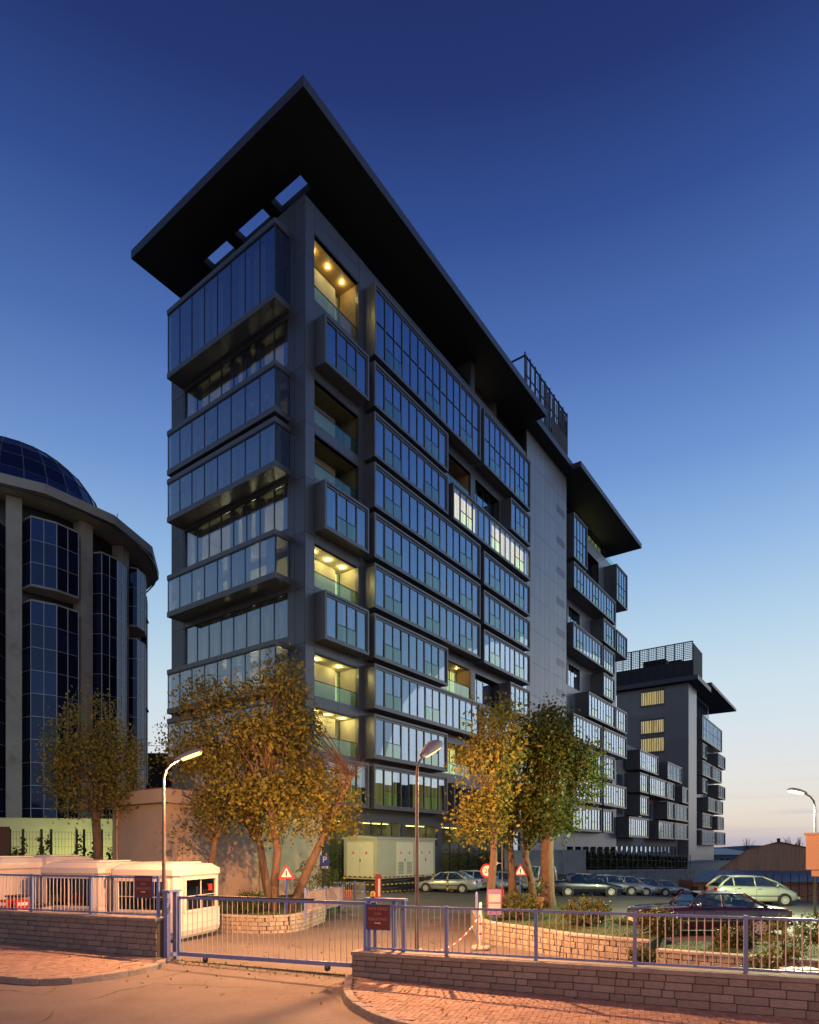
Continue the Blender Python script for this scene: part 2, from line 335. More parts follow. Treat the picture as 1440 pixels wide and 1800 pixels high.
def stone_meshes(mname):
    if mname in _stone: return _stone[mname]
    out = []
    for k in range(4):
        b = .06; vs = []; rr = random.Random(k)
        for sx in (-.5, .5):
            for sy in (-.5, .5):
                for sz in (-.5, .5):
                    j = lambda: rr.uniform(-.03, .03)
                    vs += [(sx + j() * .3, sy * (1 - b * 1.6), sz * (1 - b * 2)), (sx * (1 - b), sy + j(), sz * (1 - b * 2)), (sx * (1 - b), sy * (1 - b * 1.6), sz + j() * .3)]
        import bmesh
        bm = bmesh.new()
        for p in vs: bm.verts.new(p)
        bmesh.ops.convex_hull(bm, input=bm.verts)
        me = bpy.data.meshes.new('stone_block'); bm.to_mesh(me); bm.free(); me.materials.append(M[mname]); out.append(me)
    _stone[mname] = out; return out

# ------------------------------------------------------------------ site frame
AX = Vector((800, 1103, 0)).normalized(); BX = Vector((-1520, 1103, 0)).normalized()
BX = Vector((-AX.y, AX.x, 0)); ROT = math.atan2(AX.y, AX.x)
O0 = Vector((-7.34, 44.0, 0))
def W(a, b, z=0.): p = O0 + AX * a + BX * b; return Vector((p.x, p.y, z))
def fence_y(x): return 13.85 - .35 * x
def fs(x, y): return (x * .35 + y - 13.85) / 1.0595
def zwalk(x): return .2 - .022 * max(-25, min(25, x))
def G(x, y):
    a = (x - O0.x) * AX.x + (y - O0.y) * AX.y
    zr = .08 - .022 * max(-25, min(25, x))
    zy = .1 + .25 * sm((x - 4) / 4) * sm((30 - y) / 6) - .066 * max(0., min(a - 9, 85))
    k = sm(fs(x, y) / 5)
    return zr * (1 - k) + zy * k
def px(u, v, z):
    d = (3.1 - z) * FPX / (v - HOR); return Vector(((u - 720) / FPX * d, d, z))
def pxd(u, d, z=0.): return Vector(((u - 720) / FPX * d, d, z))
# ================================================================== GROUND
def pip(p, poly):
    x, y = p; c = False; n = len(poly); j = n - 1
    for i in range(n):
        xi, yi = poly[i]; xj, yj = poly[j]
        if (yi > y) != (yj > y) and x < (xj - xi) * (y - yi) / (yj - yi) + xi: c = not c
        j = i
    return c
def grid_mesh(xs, ys, zf):
    b = MB(); nx, ny = len(xs), len(ys)
    b.v = [(x, y, zf(x, y)) for y in ys for x in xs]
    b.f = [(j * nx + i, j * nx + i + 1, (j + 1) * nx + i + 1, (j + 1) * nx + i) for j in range(ny - 1) for i in range(nx - 1)]
    b.m = [0] * len(b.f); return b
xs = [-1500, -600, -250, -120, -80] + list(np.arange(-60, 121, 2.0)) + [150, 250, 600, 1500]
ys = [-60, -20] + list(np.arange(0, 60, 1.5)) + list(np.arange(60, 200, 6)) + [260, 500, 1000, 2500]
tag(grid_mesh(xs, ys, lambda x, y: G(x, y) - .004 if abs(x) < 125 and y < 210 else -6.).build('ground', 'yard', smooth=True), kind='structure')
rb = MB()
rx = list(np.arange(-40, 41, 2.0))
for s0, s1 in ((-30, -20), (-20, -12), (-12, -8), (-8, -5), (-5, -3), (-3, -1.5), (-1.5, .25)):
    for i in range(len(rx) - 1):
        q = []
        for x, s in ((rx[i], s0), (rx[i + 1], s0), (rx[i + 1], s1), (rx[i], s1)):
            y = fence_y(x) + s * 1.0595
            q.append((x, y, .08 - .022 * max(-25, min(25, x)) + .004))
        rb.quad(*q)
tag(rb.build('road', 'asphalt'), kind='structure')

# ------------------------------------------------------------------ pavements
FA = math.atan2(-.35, 1.0)
FDv = Vector((math.cos(FA), math.sin(FA), 0)); FNv = Vector((-math.sin(FA), math.cos(FA), 0))
right_kerb = [(-1.36, 14.2), (-1.34, 13.9), (-1.30, 13.2), (-1.24, 12.5), (-1.0, 11.75), (-.62, 11.05), (-.15, 10.5), (.6, 10.05), (1.6, 9.65), (3.2, 9.05), (5, 8.4), (7, 7.7), (9, 7.0), (12, 5.95)]
right_poly = right_kerb + [(12, fence_y(12)), (-1.36, fence_y(-1.36))]
left_kerb = [(-6.2, 15.75), (-6.08, 15.2), (-6.12, 14.8), (-6.35, 14.25), (-6.7, 13.75), (-7.2, 13.3), (-7.8, 13.12), (-8.7, 13.35), (-10, 13.75), (-12, 14.4), (-15, 15.4), (-19, 16.8)]
left_poly = left_kerb[::-1] + [(-6.2, fence_y(-6.2)), (-19, fence_y(-19))]
if True:
    left_poly = left_kerb + [(-19, fence_y(-19)), (-6.2, fence_y(-6.2))]
def pavement(name, poly, kerb, nind):
    b = MB(); n = len(poly)
    vs = [(x, y, zwalk(x) - .012) for x, y in poly] + [(x, y, zwalk(x) - .4) for x, y in poly]
    b.add(vs, [tuple(range(n))] + [(i, (i + 1) % n, n + (i + 1) % n, n + i) for i in range(n)])
    root = tag(b.build(name, 'sandjoint'), kind='structure')
    pm = MB().box(-.0965, .0965, -.0465, .0465, -.03, .0).mesh('paver', ['paver'])
    pl = []
    c, s = math.cos(FA), math.sin(FA)
    x0 = min(p[0] for p in poly); x1 = max(p[0] for p in poly); y0 = min(p[1] for p in poly); y1 = max(p[1] for p in poly)
    cx, cyy = (x0 + x1) / 2, (y0 + y1) / 2; N = int(max(x1 - x0, y1 - y0) / .1 * .62) + 4
    for i in range(-N, N):
        for j in range(-N, N):
            k = (i - j) % 4
            if k == 0: lx, ly, r = (i + 1) * .1, (j + .5) * .1, 0
            elif k == 3: lx, ly, r = (i + .5) * .1, (j + 1) * .1, 1
            else: continue
            x, y = cx + lx * c - ly * s, cyy + lx * s + ly * c
            if not (x0 < x < x1 and y0 < y < y1): continue
            if x / max(y, 1) > .72 or x / max(y, 1) < -.76 or y < 9.0: continue
            e = .13
            if all(pip((x + dx, y + dy), poly) for dx, dy in ((e, 0), (-e, 0), (0, e), (0, -e))): pl.append((x, y, r))
    pl.sort(key=lambda p: p[1] - .1 * p[0])
    rest = MB()
    for q, (x, y, r) in enumerate(pl):
        dz = random.gauss(0, .0022); a = FA + r * math.pi / 2 + random.gauss(0, .012); z = zwalk(x) + dz
        if q < nind: obj('paver', pm, root, (x, y, z), (random.gauss(0, .006), .02 + random.gauss(0, .006), a))
        else:
            ca, sa = math.cos(a), math.sin(a)
            rest.add([(x + X * ca - Y * sa, y + X * sa + Y * ca, z + Z) for X, Y, Z in pm_vs], BOXF)
    if rest.v: tag(rest.build('paver_field', 'paver', root), kind='stuff')
    # kerb stones
    sms = stone_meshes('kerb')
    pts = [Vector((x, y, 0)) for x, y in kerb]; cum = [0]
    for p, q in zip(pts, pts[1:]): cum.append(cum[-1] + (q - p).length)
    def at(t):
        for i in range(len(pts) - 1):
            if t <= cum[i + 1] or i == len(pts) - 2:
                f = (t - cum[i]) / (cum[i + 1] - cum[i]); return pts[i].lerp(pts[i + 1], f)
    t = 0
    while t < cum[-1] - .1:
        l = min(random.uniform(.42, .62), cum[-1] - t); p, q = at(t), at(t + l); m = (p + q) / 2; d = q - p
        obj('kerb_stone', random.choice(sms), root, (m.x, m.y, zwalk(m.x) - .11 + random.gauss(0, .004)),
            (random.gauss(0, .012), random.gauss(0, .01), math.atan2(d.y, d.x) + random.gauss(0, .012)), ((p - q).length * 1.06 - .012, .17, .25))
        t += l
    return root
pm_vs = [(x, y, z) for z in (-.03, 0.) for x, y in ((-.0965, -.0465), (.0965, -.0465), (.0965, .0465), (-.0965, .0465))]
BOXF = [(4, 5, 6, 7), (0, 1, 5, 4), (1, 2, 6, 5), (2, 3, 7, 6), (3, 0, 4, 7)]
pavement('pavement_right', right_poly, right_kerb, 300)
pavement('pavement_left', left_poly, left_kerb, 0)

# ------------------------------------------------------------------ coursed stone walls
def stone_run(root, path, zb, zt, rows, lrange, thick, mname, cap=.07, capw=.05, quoin=True, seed=1):
    """stones laid in courses along a path; zb/zt give the wall's foot and top"""
    rr = random.Random(seed); sms = stone_meshes(mname)
    pts = [Vector((x, y, 0)) for x, y in path]; cum = [0]
    for p, q in zip(pts, pts[1:]): cum.append(cum[-1] + (q - p).length)
    def at(t):
        t = max(0, min(t, cum[-1]))
        for i in range(len(pts) - 1):
            if t <= cum[i + 1] + 1e-6: return pts[i].lerp(pts[i + 1], (t - cum[i]) / max(1e-6, cum[i + 1] - cum[i]))
        return pts[-1]
    core = MB(); cop = MB()
    n = max(2, int(cum[-1] / .5))
    for i in range(n):
        p, q = at(cum[-1] * i / n), at(cum[-1] * (i + 1) / n); d = (q - p).normalized(); nn = Vector((-d.y, d.x, 0))
        for bb, hw, z0, z1, mi in ((core, thick / 2 - .018, None, None, 0), (cop, thick / 2 + capw, 1, 1, 0)):
            za, zc = (zb(p.x) - .25, zt(p.x) - cap + .01) if z0 is None else (zt(p.x) - cap, zt(p.x))
            zd, ze = (zb(q.x) - .25, zt(q.x) - cap + .01) if z0 is None else (zt(q.x) - cap, zt(q.x))
            j = rr.gauss(0, .003)
            bb.add([p - nn * hw + Vector((0, 0, za)), q - nn * hw + Vector((0, 0, zd)), q + nn * hw + Vector((0, 0, zd)), p + nn * hw + Vector((0, 0, za)),
                    p - nn * (hw + j) + Vector((0, 0, zc)), q - nn * (hw + j) + Vector((0, 0, ze)), q + nn * hw + Vector((0, 0, ze)), p + nn * hw + Vector((0, 0, zc))],
                   [(0, 3, 2, 1), (4, 5, 6, 7), (0, 1, 5, 4), (1, 2, 6, 5), (2, 3, 7, 6), (3, 0, 4, 7)])
    core.build('wall_core', 'mortar', root); cop.build('coping', 'coping' if mname == 'stone' else 'stone_warm', root)
    for r in range(rows):
        t = 0 if r % 2 else -rr.uniform(.05, .2)
        while t < cum[-1] - .02:
            l = rr.uniform(*lrange); t0, t1 = max(t, 0), min(t + l, cum[-1])
            if t1 - t0 > .05:
                p, q = at(t0), at(t1); m = (p + q) / 2; d = q - p
                b0, b1 = zb(m.x), zt(m.x) - cap; h = (b1 - b0) / rows
                obj('stone', rr.choice(sms), root, (m.x, m.y, b0 + (r + .5) * h), (0, math.atan2(zb(q.x) - zb(p.x), -1e9) * 0, math.atan2(d.y, d.x)),
                    (d.length - .016, thick + rr.uniform(-.012, .028), h - .016))
            t += l
    return root
wr = thing('stone_wall', 'low grey stone wall carrying the blue fence beside the wide brick pavement', 'wall', (0, 0, 0))
stone_run(wr, [(-1.25, fence_y(-1.25)), (11, fence_y(11))], zwalk, lambda x: .79, 4, (.22, .62), .32, 'stone', cap=.08, seed=3)
wl = thing('stone_wall', 'grey stone wall between the white kiosks and the road, ending at the gate post', 'wall', (0, 0, 0))
stone_run(wl, [(-17, fence_y(-17)), (-6.36, fence_y(-6.36))], zwalk, lambda x: 1.33, 6, (.22, .6), .34, 'stone', cap=.08, seed=5)

# ------------------------------------------------------------------ steel fences and gate
bar_me = {}
def vbar(parent, x, y, z0, z1, r=.011, m='barpaint', name='bar'):
    key = (round(r, 4), m)
    if key not in bar_me: bar_me[key] = MB().lathe([(1, 0), (1, 1)], 6).mesh('round_bar', [m])
    return obj(name, bar_me[key], parent, (x, y, z0), None, (r, r, z1 - z0))
def fence(label, x0, x1, zbase, posts, step=.13, off=0.):
    f = thing('steel_fence', label, 'fence', (x0, fence_y(x0), zbase), FA, 'blue steel fences on the stone walls')
    Lf = (x1 - x0) * 1.0595
    for p in posts: ubox('post', 'fencepaint', f, p - .035, p + .035, -.03 + off, .03 + off, -.01, 1.07)
    for i, (p, q) in enumerate(zip(posts, posts[1:])):
        ubox('top_rail', 'fencepaint', f, p + .035, q - .035, -.02 + off, .02 + off, 1.0, 1.05)
        ubox('bottom_rail', 'fencepaint', f, p + .035, q - .035, -.02 + off, .02 + off, .05, .09)
        n = int((q - p) / step)
        for k in range(1, n): vbar(f, p + (q - p) * k / n, off, .09, 1.0)
    return f
pr = [(-1.01 + 1.01) * 1.0595]
def fx(x, x0): return (x - x0) * 1.0595
f_right = fence('blue steel fence with pinkish bars on the low wall beside the brick pavement', -1.05, 11, .79, [fx(x, -1.05) for x in (-1.0, .80, 2.61, 4.42, 6.25, 8.1, 9.9)])
f_left = fence('blue steel fence on the taller stone wall in front of the white kiosks', -16.2, -6.4, 1.33, [fx(x, -16.2) for x in (-16.1, -14.4, -12.5, -10.56, -8.56, -6.45)])

gate = thing('sliding_gate', 'long blue sliding steel gate with thin bars closing the driveway', 'gate', (-6.0, fence_y(-6.0) + .32, .0), FA)
GL = 5.55
ubox('bottom_rail', 'fencepaint', gate, 0, GL, -.035, .035, .33, .43)
ubox('top_rail', 'fencepaint', gate, 0, GL, -.03, .03, 1.80, 1.87)
MB().tube([(.55, 0, 1.885), (3.95, 0, 1.885)], [.026, .026], 8).build('safety_edge', 'blackplastic', gate)
for x in (0.03, GL - .03): ubox('end_stile', 'fencepaint', gate, x - .035, x + .035, -.033, .033, .43, 1.80)
for k in range(1, 37): vbar(gate, GL * k / 37, 0, .43, 1.80, .0095)
for x in (.85, 4.3):
    wh = MB(); wh.lathe([(.03, -.02), (.075, -.02), (.075, .02), (.03, .02)], 16, axis='y', c=(x, 0, .275)); wh.build('wheel', 'blackplastic', gate)
    MB().box(x - .03, x + .03, -.03, .03, .28, .33).build('wheel_bracket', 'fencepaint', gate)
tr = MB(); tr.box(-.4, 7.2, -.03, .03, .0, .19)
tg = tag(obj('gate_track', tr.mesh('gate_track', ['mortar']), None, (-6.0, fence_y(-6.0) + .32, .02), (0, .012, FA)), 'dark steel ground track that the sliding gate rolls on', 'track')
gp = thing('gate_post', 'pair of thick blue posts holding the closed end of the sliding gate', 'post', (-6.18, fence_y(-6.18) + .3, .2), FA)
MB().box(-.06, .06, -.24, -.12, -.1, 1.78).box(-.06, .06, .10, .22, -.1, 1.78).build('post', 'fencepaint', gp)
MB().box(-.10, .13, -.25, .23, 1.78, 1.83).build('head_plate', 'fencepaint', gp)
MB().box(-.05, .05, -.12, .10, .1, .2).build('base_plate', 'fencepaint', gp)
gf = thing('gate_guide', 'blue portal frame guiding the gate behind the maroon arrow sign', 'gate frame', (-.95, fence_y(-.95) + .16, .79), FA)
for x, y in ((.02, .0), (.62, .06), (.85, .06)): ubox('post', 'fencepaint', gf, x - .045, x + .045, y - .04, y + .04, -.05, 1.13)
MB().box(-.06, .92, -.10, .14, 1.13, 1.19).build('head_beam', 'fencepaint', gf)
bk = thing('warning_beacon', 'amber warning beacon sitting on top of the gate guide frame', 'beacon', tuple(gf.location + FDv * .12 + Vector((0, 0, 1.19))))
MB().lathe([(.055, -.005), (.055, .03), (.045, .03), (.045, .035)], 14).build('base', 'blackplastic', bk)
MB().lathe([(.05, .03), (.055, .07), (.052, .12), (.03, .15), (.001, .155)], 14).build('lens', 'amber', bk, True)

def arrow_sign(label, x, z, wdt, h):
    s = thing('direction_sign', label, 'sign', (x, fence_y(x) - .045, z), FA, 'maroon pedestrian entrance signs')
    MB().box(0, wdt, -.006, .006, 0, h).build('border', 'signblue', s)
    MB().box(.025, wdt - .025, -.010, -.006, .025, h - .025).build('panel', 'signmaroon', s)
    for t, zz, sz in (('YAYA GİRİŞİ', .83, .078), ('İÇİN', .63, .07), ('İLERLEYİNİZ', .42, .078)):
        text('lettering', t, sz * wdt / .58, 'purple_text', s, (wdt / 2, -.0115, h * zz), (R(90), 0, 0))
    a = MB(); y = -.012
    a.add([(wdt * .36, y, h * .255), (wdt * .54, y, h * .255), (wdt * .54, y, h * .235), (wdt * .64, y, h * .27), (wdt * .54, y, h * .305), (wdt * .54, y, h * .285), (wdt * .36, y, h * .285)], [tuple(range(7))])
    a.build('arrow', 'white', s)
    return s
M['purple_text'] = mat('faded_letter_paint', (.42, .22, .2), .6, var=.1)
arrow_sign('square maroon pedestrian entrance sign on the fence above the low wall', -.98, 1.28, .58, .57)
arrow_sign('square dark maroon pedestrian entrance sign in front of the white kiosk window', -7.15, 1.83, .58, .57)
# ================================================================== MAIN BUILDING (local axes: a along the long front, b into the depth)
def site(name, label, cat, group=None): return thing(name, label, cat, (O0.x, O0.y, 0), ROT, group)
tower = site('apartment_tower', 'tall dark grey apartment tower with projecting boxed windows and wide overhanging roof', 'building')
FH = 3.9
def zk(k): return 6.2 + FH * k
_pane = {}
def pane(parent, x0, x1, y, z0, z1, m='pane', name='window_pane', axis='a', t=.02):
    """one sheet of glass, hung with the slight tilt real panes have"""
    if m not in _pane: _pane[m] = UNIT.mesh('pane_' + m, [m])
    tx, tz = random.gauss(0, .0022), random.gauss(0, .0022)
    if axis == 'a': return obj(name, _pane[m], parent, ((x0 + x1) / 2, y, (z0 + z1) / 2), (tx, 0, tz), (x1 - x0, t, z1 - z0))
    return obj(name, _pane[m], parent, (y, (x0 + x1) / 2, (z0 + z1) / 2), (0, tx, tz), (t, x1 - x0, z1 - z0))
def folds(b, x0, x1, y, z0, z1, mi=0, amp=.035, axis='a', n=None):
    """a curtain with vertical folds"""
    n = n or max(4, int((x1 - x0) / .075)); vs = []; fsx = []
    ph = random.random() * 6
    for i in range(n + 1):
        x = x0 + (x1 - x0) * i / n; d = amp * math.sin(i * 2.1 + ph + .5 * math.sin(i * .7 + ph))
        p = (x, y + d) if axis == 'a' else (y + d, x)
        vs += [(*p, z0), (*p, z1)]
    for i in range(n): fsx.append((2 * i, 2 * i + 2, 2 * i + 3, 2 * i + 1))
    b.add(vs, fsx, mi)
PAT = {4: 'PSSP', 9: 'PSSPPPSSP', 14: 'PSSPPPSSPPPSSP', 6: 'PSSPSS', 8: 'PSSPPSSP', 5: 'PPSSP', 3: 'PSS', 7: 'PSSPPSS'}
far_panes = {}
def bay(parent, a0, a1, z0, z1, wb, p, n, double=False, lit=None, cover=.24, single=True, litm='lit', bal='balu', pm='pane', deep=None):
    """a projecting metal box with a row of windows; wb wall line, p projection"""
    bf = wb - p; b = MB(); t = .17
    b.box(a0, a1, bf, wb + .02, z1 - t, z1, 0).box(a0, a1, bf, wb + .02, z0, z0 + t, 0)
    b.box(a0, a0 + t, bf, wb + .02, z0 + t, z1 - t, 0).box(a1 - t, a1, bf, wb + .02, z0 + t, z1 - t, 0)
    f0 = bf + .09; fw = .17     # second, recessed frame
    A0, A1, Z0, Z1 = a0 + t, a1 - t, z0 + t, z1 - t
    b.box(A0, A1, f0, f0 + .1, Z1 - fw, Z1, 1).box(A0, A1, f0, f0 + .1, Z0, Z0 + fw, 1)
    b.box(A0, A0 + .1, f0, f0 + .1, Z0 + fw, Z1 - fw, 1).box(A1 - .1, A1, f0, f0 + .1, Z0 + fw, Z1 - fw, 1)
    A0 += .1; A1 -= .1; Z0 += fw; Z1 -= fw
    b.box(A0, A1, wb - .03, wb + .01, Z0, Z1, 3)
    pat = PAT[n]; wpan = (A1 - A0) / n; zm = (Z0 + Z1) / 2; gy = f0 + .07
    pans = []
    for i, c in enumerate(pat):
        x0, x1 = A0 + i * wpan, A0 + (i + 1) * wpan
        if i:
            inner = c == 'S' and pat[i - 1] == 'S'
            mw = .03 if inner else (.045 if c == pat[i - 1] else .075)
            b.box(x0 - mw, x0 + mw, f0 + .01, f0 + .11, Z0, Z1, 2)
            if mw > .06: b.box(x0 - mw * .55, x0 + mw * .55, f0 - .012, f0 + .01, Z0, Z1, 1)
        e = .03
        zs = [(Z0, zm - .03), (zm + .03, Z1)] if double else [(Z0, Z1)]
        if double: b.box(x0, x1, f0 + .012, f0 + .108, zm - .03, zm + .03, 2)
        if c == 'S':
            zt = Z0 + 1.12
            b.box(x0, x1, f0 + .014, f0 + .09, zt - .022, zt + .022, 2)
            pans.append((x0 + e, x1 - e, Z0, zt - .022, 'b')); zs[0] = (zt + .022, zs[0][1])
        for q in zs: pans.append((x0 + e, x1 - e, q[0], q[1], 'w'))
    root = b.build('bay_window', ['zincframe', 'zincframe', 'mullion', 'roomdark'], parent)
    for x0, x1, q0, q1, k in pans:
        if single: pane(root, x0, x1, gy + (0 if k == 'w' else -.03), q0, q1, pm if k == 'w' else bal, 'window_pane' if k == 'w' else 'balustrade_pane')
        else: far_panes.setdefault((parent.name, k), MB()).box(x0, x1, gy - .01, gy + .01, q0, q1)
    cb = MB(); any_ = False
    for i in range(n):
        x0, x1 = A0 + i * wpan, A0 + (i + 1) * wpan
        if lit and i in lit: folds(cb, x0, x1, f0 + .42, Z0, Z1, 1); any_ = True
        elif random.random() < cover: folds(cb, x0, x1 - random.choice((0, 0, .3, .5)) * wpan, f0 + .40, Z0, Z1, random.choice((0, 2))); any_ = True
    if any_: cb.build('curtain', ['curtain', litm, 'curtain2'], root)
    return root
def recess(parent, a0, a1, z0, z1, wb, depth, lit=None, bulbs=0, glassback=True, rail=True, name='balcony', litm='litgreen', side='wood', dark=False, watt=16):
    """a balcony cut into the front: lined box, glazed back, glass rail"""
    b = MB(); B1 = wb + depth
    b.quad((a0, wb, z0), (a1, wb, z0), (a1, B1, z0), (a0, B1, z0), 0)
    b.quad((a0, B1, z1), (a1, B1, z1), (a1, wb, z1), (a0, wb, z1), 1)
    b.quad((a0, wb, z0), (a0, B1, z0), (a0, B1, z1), (a0, wb, z1), 1)
    b.quad((a1, B1, z0), (a1, wb, z0), (a1, wb, z1), (a1, B1, z1), 1)
    b.quad((a1, B1, z0), (a1, B1, z1), (a0, B1, z1), (a0, B1, z0), 2)
    root = b.build(name, ['concrete', side, 'roomdark'], parent)
    if glassback:
        n = max(2, int((a1 - a0) / 1.25)); g = B1 - .35; fr = MB(); cb = MB(); w_ = (a1 - a0) / n
        for i in range(n + 1): fr.box(a0 + w_ * i - .04, a0 + w_ * i + .04, g - .04, g + .04, z0, z1)
        fr.build('window_frame', 'mullion', root)
        for i in range(n):
            pane(root, a0 + w_ * i + .05, a0 + w_ * (i + 1) - .05, g, z0 + .02, z1 - .02)
            if lit and random.random() < .95: folds(cb, a0 + w_ * i, a0 + w_ * (i + 1), g + .25, z0, z1, 0 if random.random() < .7 else 1)
            elif random.random() < .5: folds(cb, a0 + w_ * i, a0 + w_ * (i + 1) - .3, g + .25, z0, z1, 2)
        if cb.v: cb.build('curtain', [litm, 'litdim', 'curtain2'], root)
    if rail:
        n = 3; w_ = (a1 - a0) / n
        for i in range(n): pane(root, a0 + w_ * i + .02, a0 + w_ * (i + 1) - .02, wb + .10, z0 + .02, z0 + 1.1, 'railglass', 'balustrade_pane')
        MB().box(a0, a1, wb + .07, wb + .13, z0 + 1.1, z0 + 1.14).build('handrail', 'mullion', root)
    for i in range(bulbs):
        x = a0 + (a1 - a0) * (i + .5) / bulbs
        lb = MB(); lb.lathe([(.001, -.02), (.05, -.02), (.05, .0), (.03, .005)], 10, c=(x, wb + depth * .42, z1 - .012)); lb.build('downlight', 'bulb', root)
        li = bpy.data.lights.new('downlight_glow', 'POINT'); li.energy = watt; li.color = (1, .86, .30); li.shadow_soft_size = .05
        lo_ = bpy.data.objects.new('downlight_glow', li); COL.objects.link(lo_); lo_.parent = root; lo_.location = (x, wb + depth * .42, z1 - .12)
    return root
def wall_open(parent, name, m, u0, u1, z0, z1, holes, at, t, axis='a', mats=None):
    """a wall sheet of thickness t with rectangular holes (u0,u1,z0,z1)"""
    us = sorted({u0, u1, *[h[0] for h in holes], *[h[1] for h in holes]}); zs = sorted({z0, z1, *[h[2] for h in holes], *[h[3] for h in holes]})
    us = [u for u in us if u0 <= u <= u1]; zs = [z for z in zs if z0 <= z <= z1]
    b = MB()
    for i in range(len(us) - 1):
        run = None
        for j in range(len(zs) - 1):
            cu, cz = (us[i] + us[i + 1]) / 2, (zs[j] + zs[j + 1]) / 2
            if any(h[0] < cu < h[1] and h[2] < cz < h[3] for h in holes): continue
            if axis == 'a': b.box(us[i], us[i + 1], at, at + t, zs[j], zs[j + 1])
            else: b.box(at, at + t, us[i], us[i + 1], zs[j], zs[j + 1])
    return b.build(name, m, parent)
def panels(parent, m, us, zs, holes, at, axis='a', g=.013, t=.035):
    """cladding panels, each a piece, skipping holes"""
    for i in range(len(us) - 1):
        for j in range(len(zs) - 1):
            cu, cz = (us[i] + us[i + 1]) / 2, (zs[j] + zs[j + 1]) / 2
            if any(h[0] < cu < h[1] and h[2] < cz < h[3] for h in holes): continue
            d = random.gauss(0, .002)
            if axis == 'a': ubox('cladding_panel', m, parent, us[i] + g, us[i + 1] - g, at - t + d, at, zs[j] + g, zs[j + 1] - g)
            else: ubox('cladding_panel', m, parent, at - t + d, at, us[i] + g, us[i + 1] - g, zs[j] + g, zs[j + 1] - g)

PARA = 49.0; SOF = 51.8; ROOF = 52.5; DEP = 15.9
# ---- long front, near half: openings
bal_rows = {9: (42.3, 46.95), 7: (33.55, 36.6), 6: (29.65, 32.7), 4: (21.85, 24.9), 2: (14.05, 17.1), 1: (10.15, 13.2)}
holes = [(.95, 5.75, z0, z1) for z0, z1 in bal_rows.values()]
rec3 = [(17.5, 22.9, zk(8) + .1, zk(8) + 3.1), (17.5, 22.9, zk(3) + .1, zk(3) + 3.0), (17.5, 22.9, zk(1) + .1, zk(1) + 3.0)]
win3 = [(23.8, 28.9, zk(8) + .1, zk(8) + 3.0), (23.8, 28.9, zk(3) + .1, zk(3) + 2.9)]
gwin = [(.4, 2.0, .15, 5.3), (2.5, 5.7, .15, 5.3), (6.15, 11.5, 3.4, 5.25), (11.95, 16.9, 3.4, 5.2), (17.6, 22.6, .15, 5.2), (23.2, 28.2, .15, 5.1), (28.8, 34.0, .15, 5.0)]
holes += rec3 + win3 + gwin
wall_open(tower, 'front_wall', 'zinc', 0, 36, -.5, PARA, holes, 0, .3)
for k, (z0, z1) in bal_rows.items():
    recess(tower, .95, 5.75, z0, z1, .02, 2.3, lit=k in (9, 4, 2, 1), bulbs=3 if k in (9, 4, 1) else 2 if k == 2 else 0, litm='litdim' if k == 9 else 'litgreen', side='wood' if k == 9 else 'room' if k in (4, 2, 1) else 'olive', watt=24 if k == 9 else 48)
for i, h in enumerate(rec3): recess(tower, *h, .02, 2.0, lit=i > 0, bulbs=2 if i == 1 else 0, side='wood')
for h in win3:
    recess(tower, *h, .02, .9, lit=None, rail=False, name='window_recess', side='roomdark')
# ---- ground storey glazing, lit
for i, h in enumerate(gwin):
    b = MB(); a0, a1, z0, z1 = h
    b.quad((a0, 3.2, z0), (a0, 3.2, z1), (a1, 3.2, z1), (a1, 3.2, z0), 0); b.quad((a0, .3, z1), (a1, .3, z1), (a1, 3.2, z1), (a0, 3.2, z1), 0)
    b.quad((a0, .3, z0), (a0, 3.2, z0), (a1, 3.2, z0), (a1, .3, z0), 0); b.quad((a0, .3, z0), (a0, .3, z1), (a0, 3.2, z1), (a0, 3.2, z0), 0); b.quad((a1, .3, z0), (a1, 3.2, z0), (a1, 3.2, z1), (a1, .3, z1), 0)
    r_ = b.build('lobby_room', ['room'], tower)
    MB().box(a0 + .4, a1 - .4, 1.2, 1.5, z1 - .08, z1 - .05).build('ceiling_lamp', 'ceilg', r_)
    n = max(2, int((a1 - a0) / 1.3)); fr = MB(); w_ = (a1 - a0) / n
    for q in range(n + 1): fr.box(max(a0, a0 + w_ * q - .05), min(a1, a0 + w_ * q + .05), .12, .22, z0, z1)
    fr.box(a0, a1, .125, .215, z0 + .01, z0 + .09)
    if z0 < 1: fr.box(a0, a1, .13, .21, 2.5, 2.6)
    fr.build('window_frame', 'mullion', r_)
    for q in range(n): pane(r_, a0 + w_ * q + .05, a0 + w_ * (q + 1) - .05, .17, z0, z1)
# ---- cladding of the corner pier and the spandrels between balconies
levels = [-.3, 2.3, 5.6] + [zk(k) + 3.55 for k in range(-1, 11) if 5.7 < zk(k) + 3.55 < 48] + [PARA]
panels(tower, 'zinc', [0, .93], levels, [], 0)
sp = []
for k in range(0, 11):
    for z0, z1 in ((zk(k) - .8, zk(k) + .05),):
        sp.append((z0, z1))
for z0, z1 in ((47.0, 48.0), (48.0, PARA), (32.75, 33.5), (36.65, 37.3), (28.8, 29.6), (13.25, 14.0), (17.15, 17.8), (24.95, 25.6), (9.3, 10.1), (21.0, 21.8)):
    panels(tower, 'zinc', [.93, 3.4, 5.8], [z0, z1], [], 0)
panels(tower, 'zinc', [5.8, 6.42], [-.3] + levels[1:], [(6.1, 7, .1, 5.3)], 0)
panels(tower, 'zinc', [17.1, 19.7, 22.9, 25.8, 28.9, 31.6, 34.4], [47.2, 48.1, PARA], [], 0)
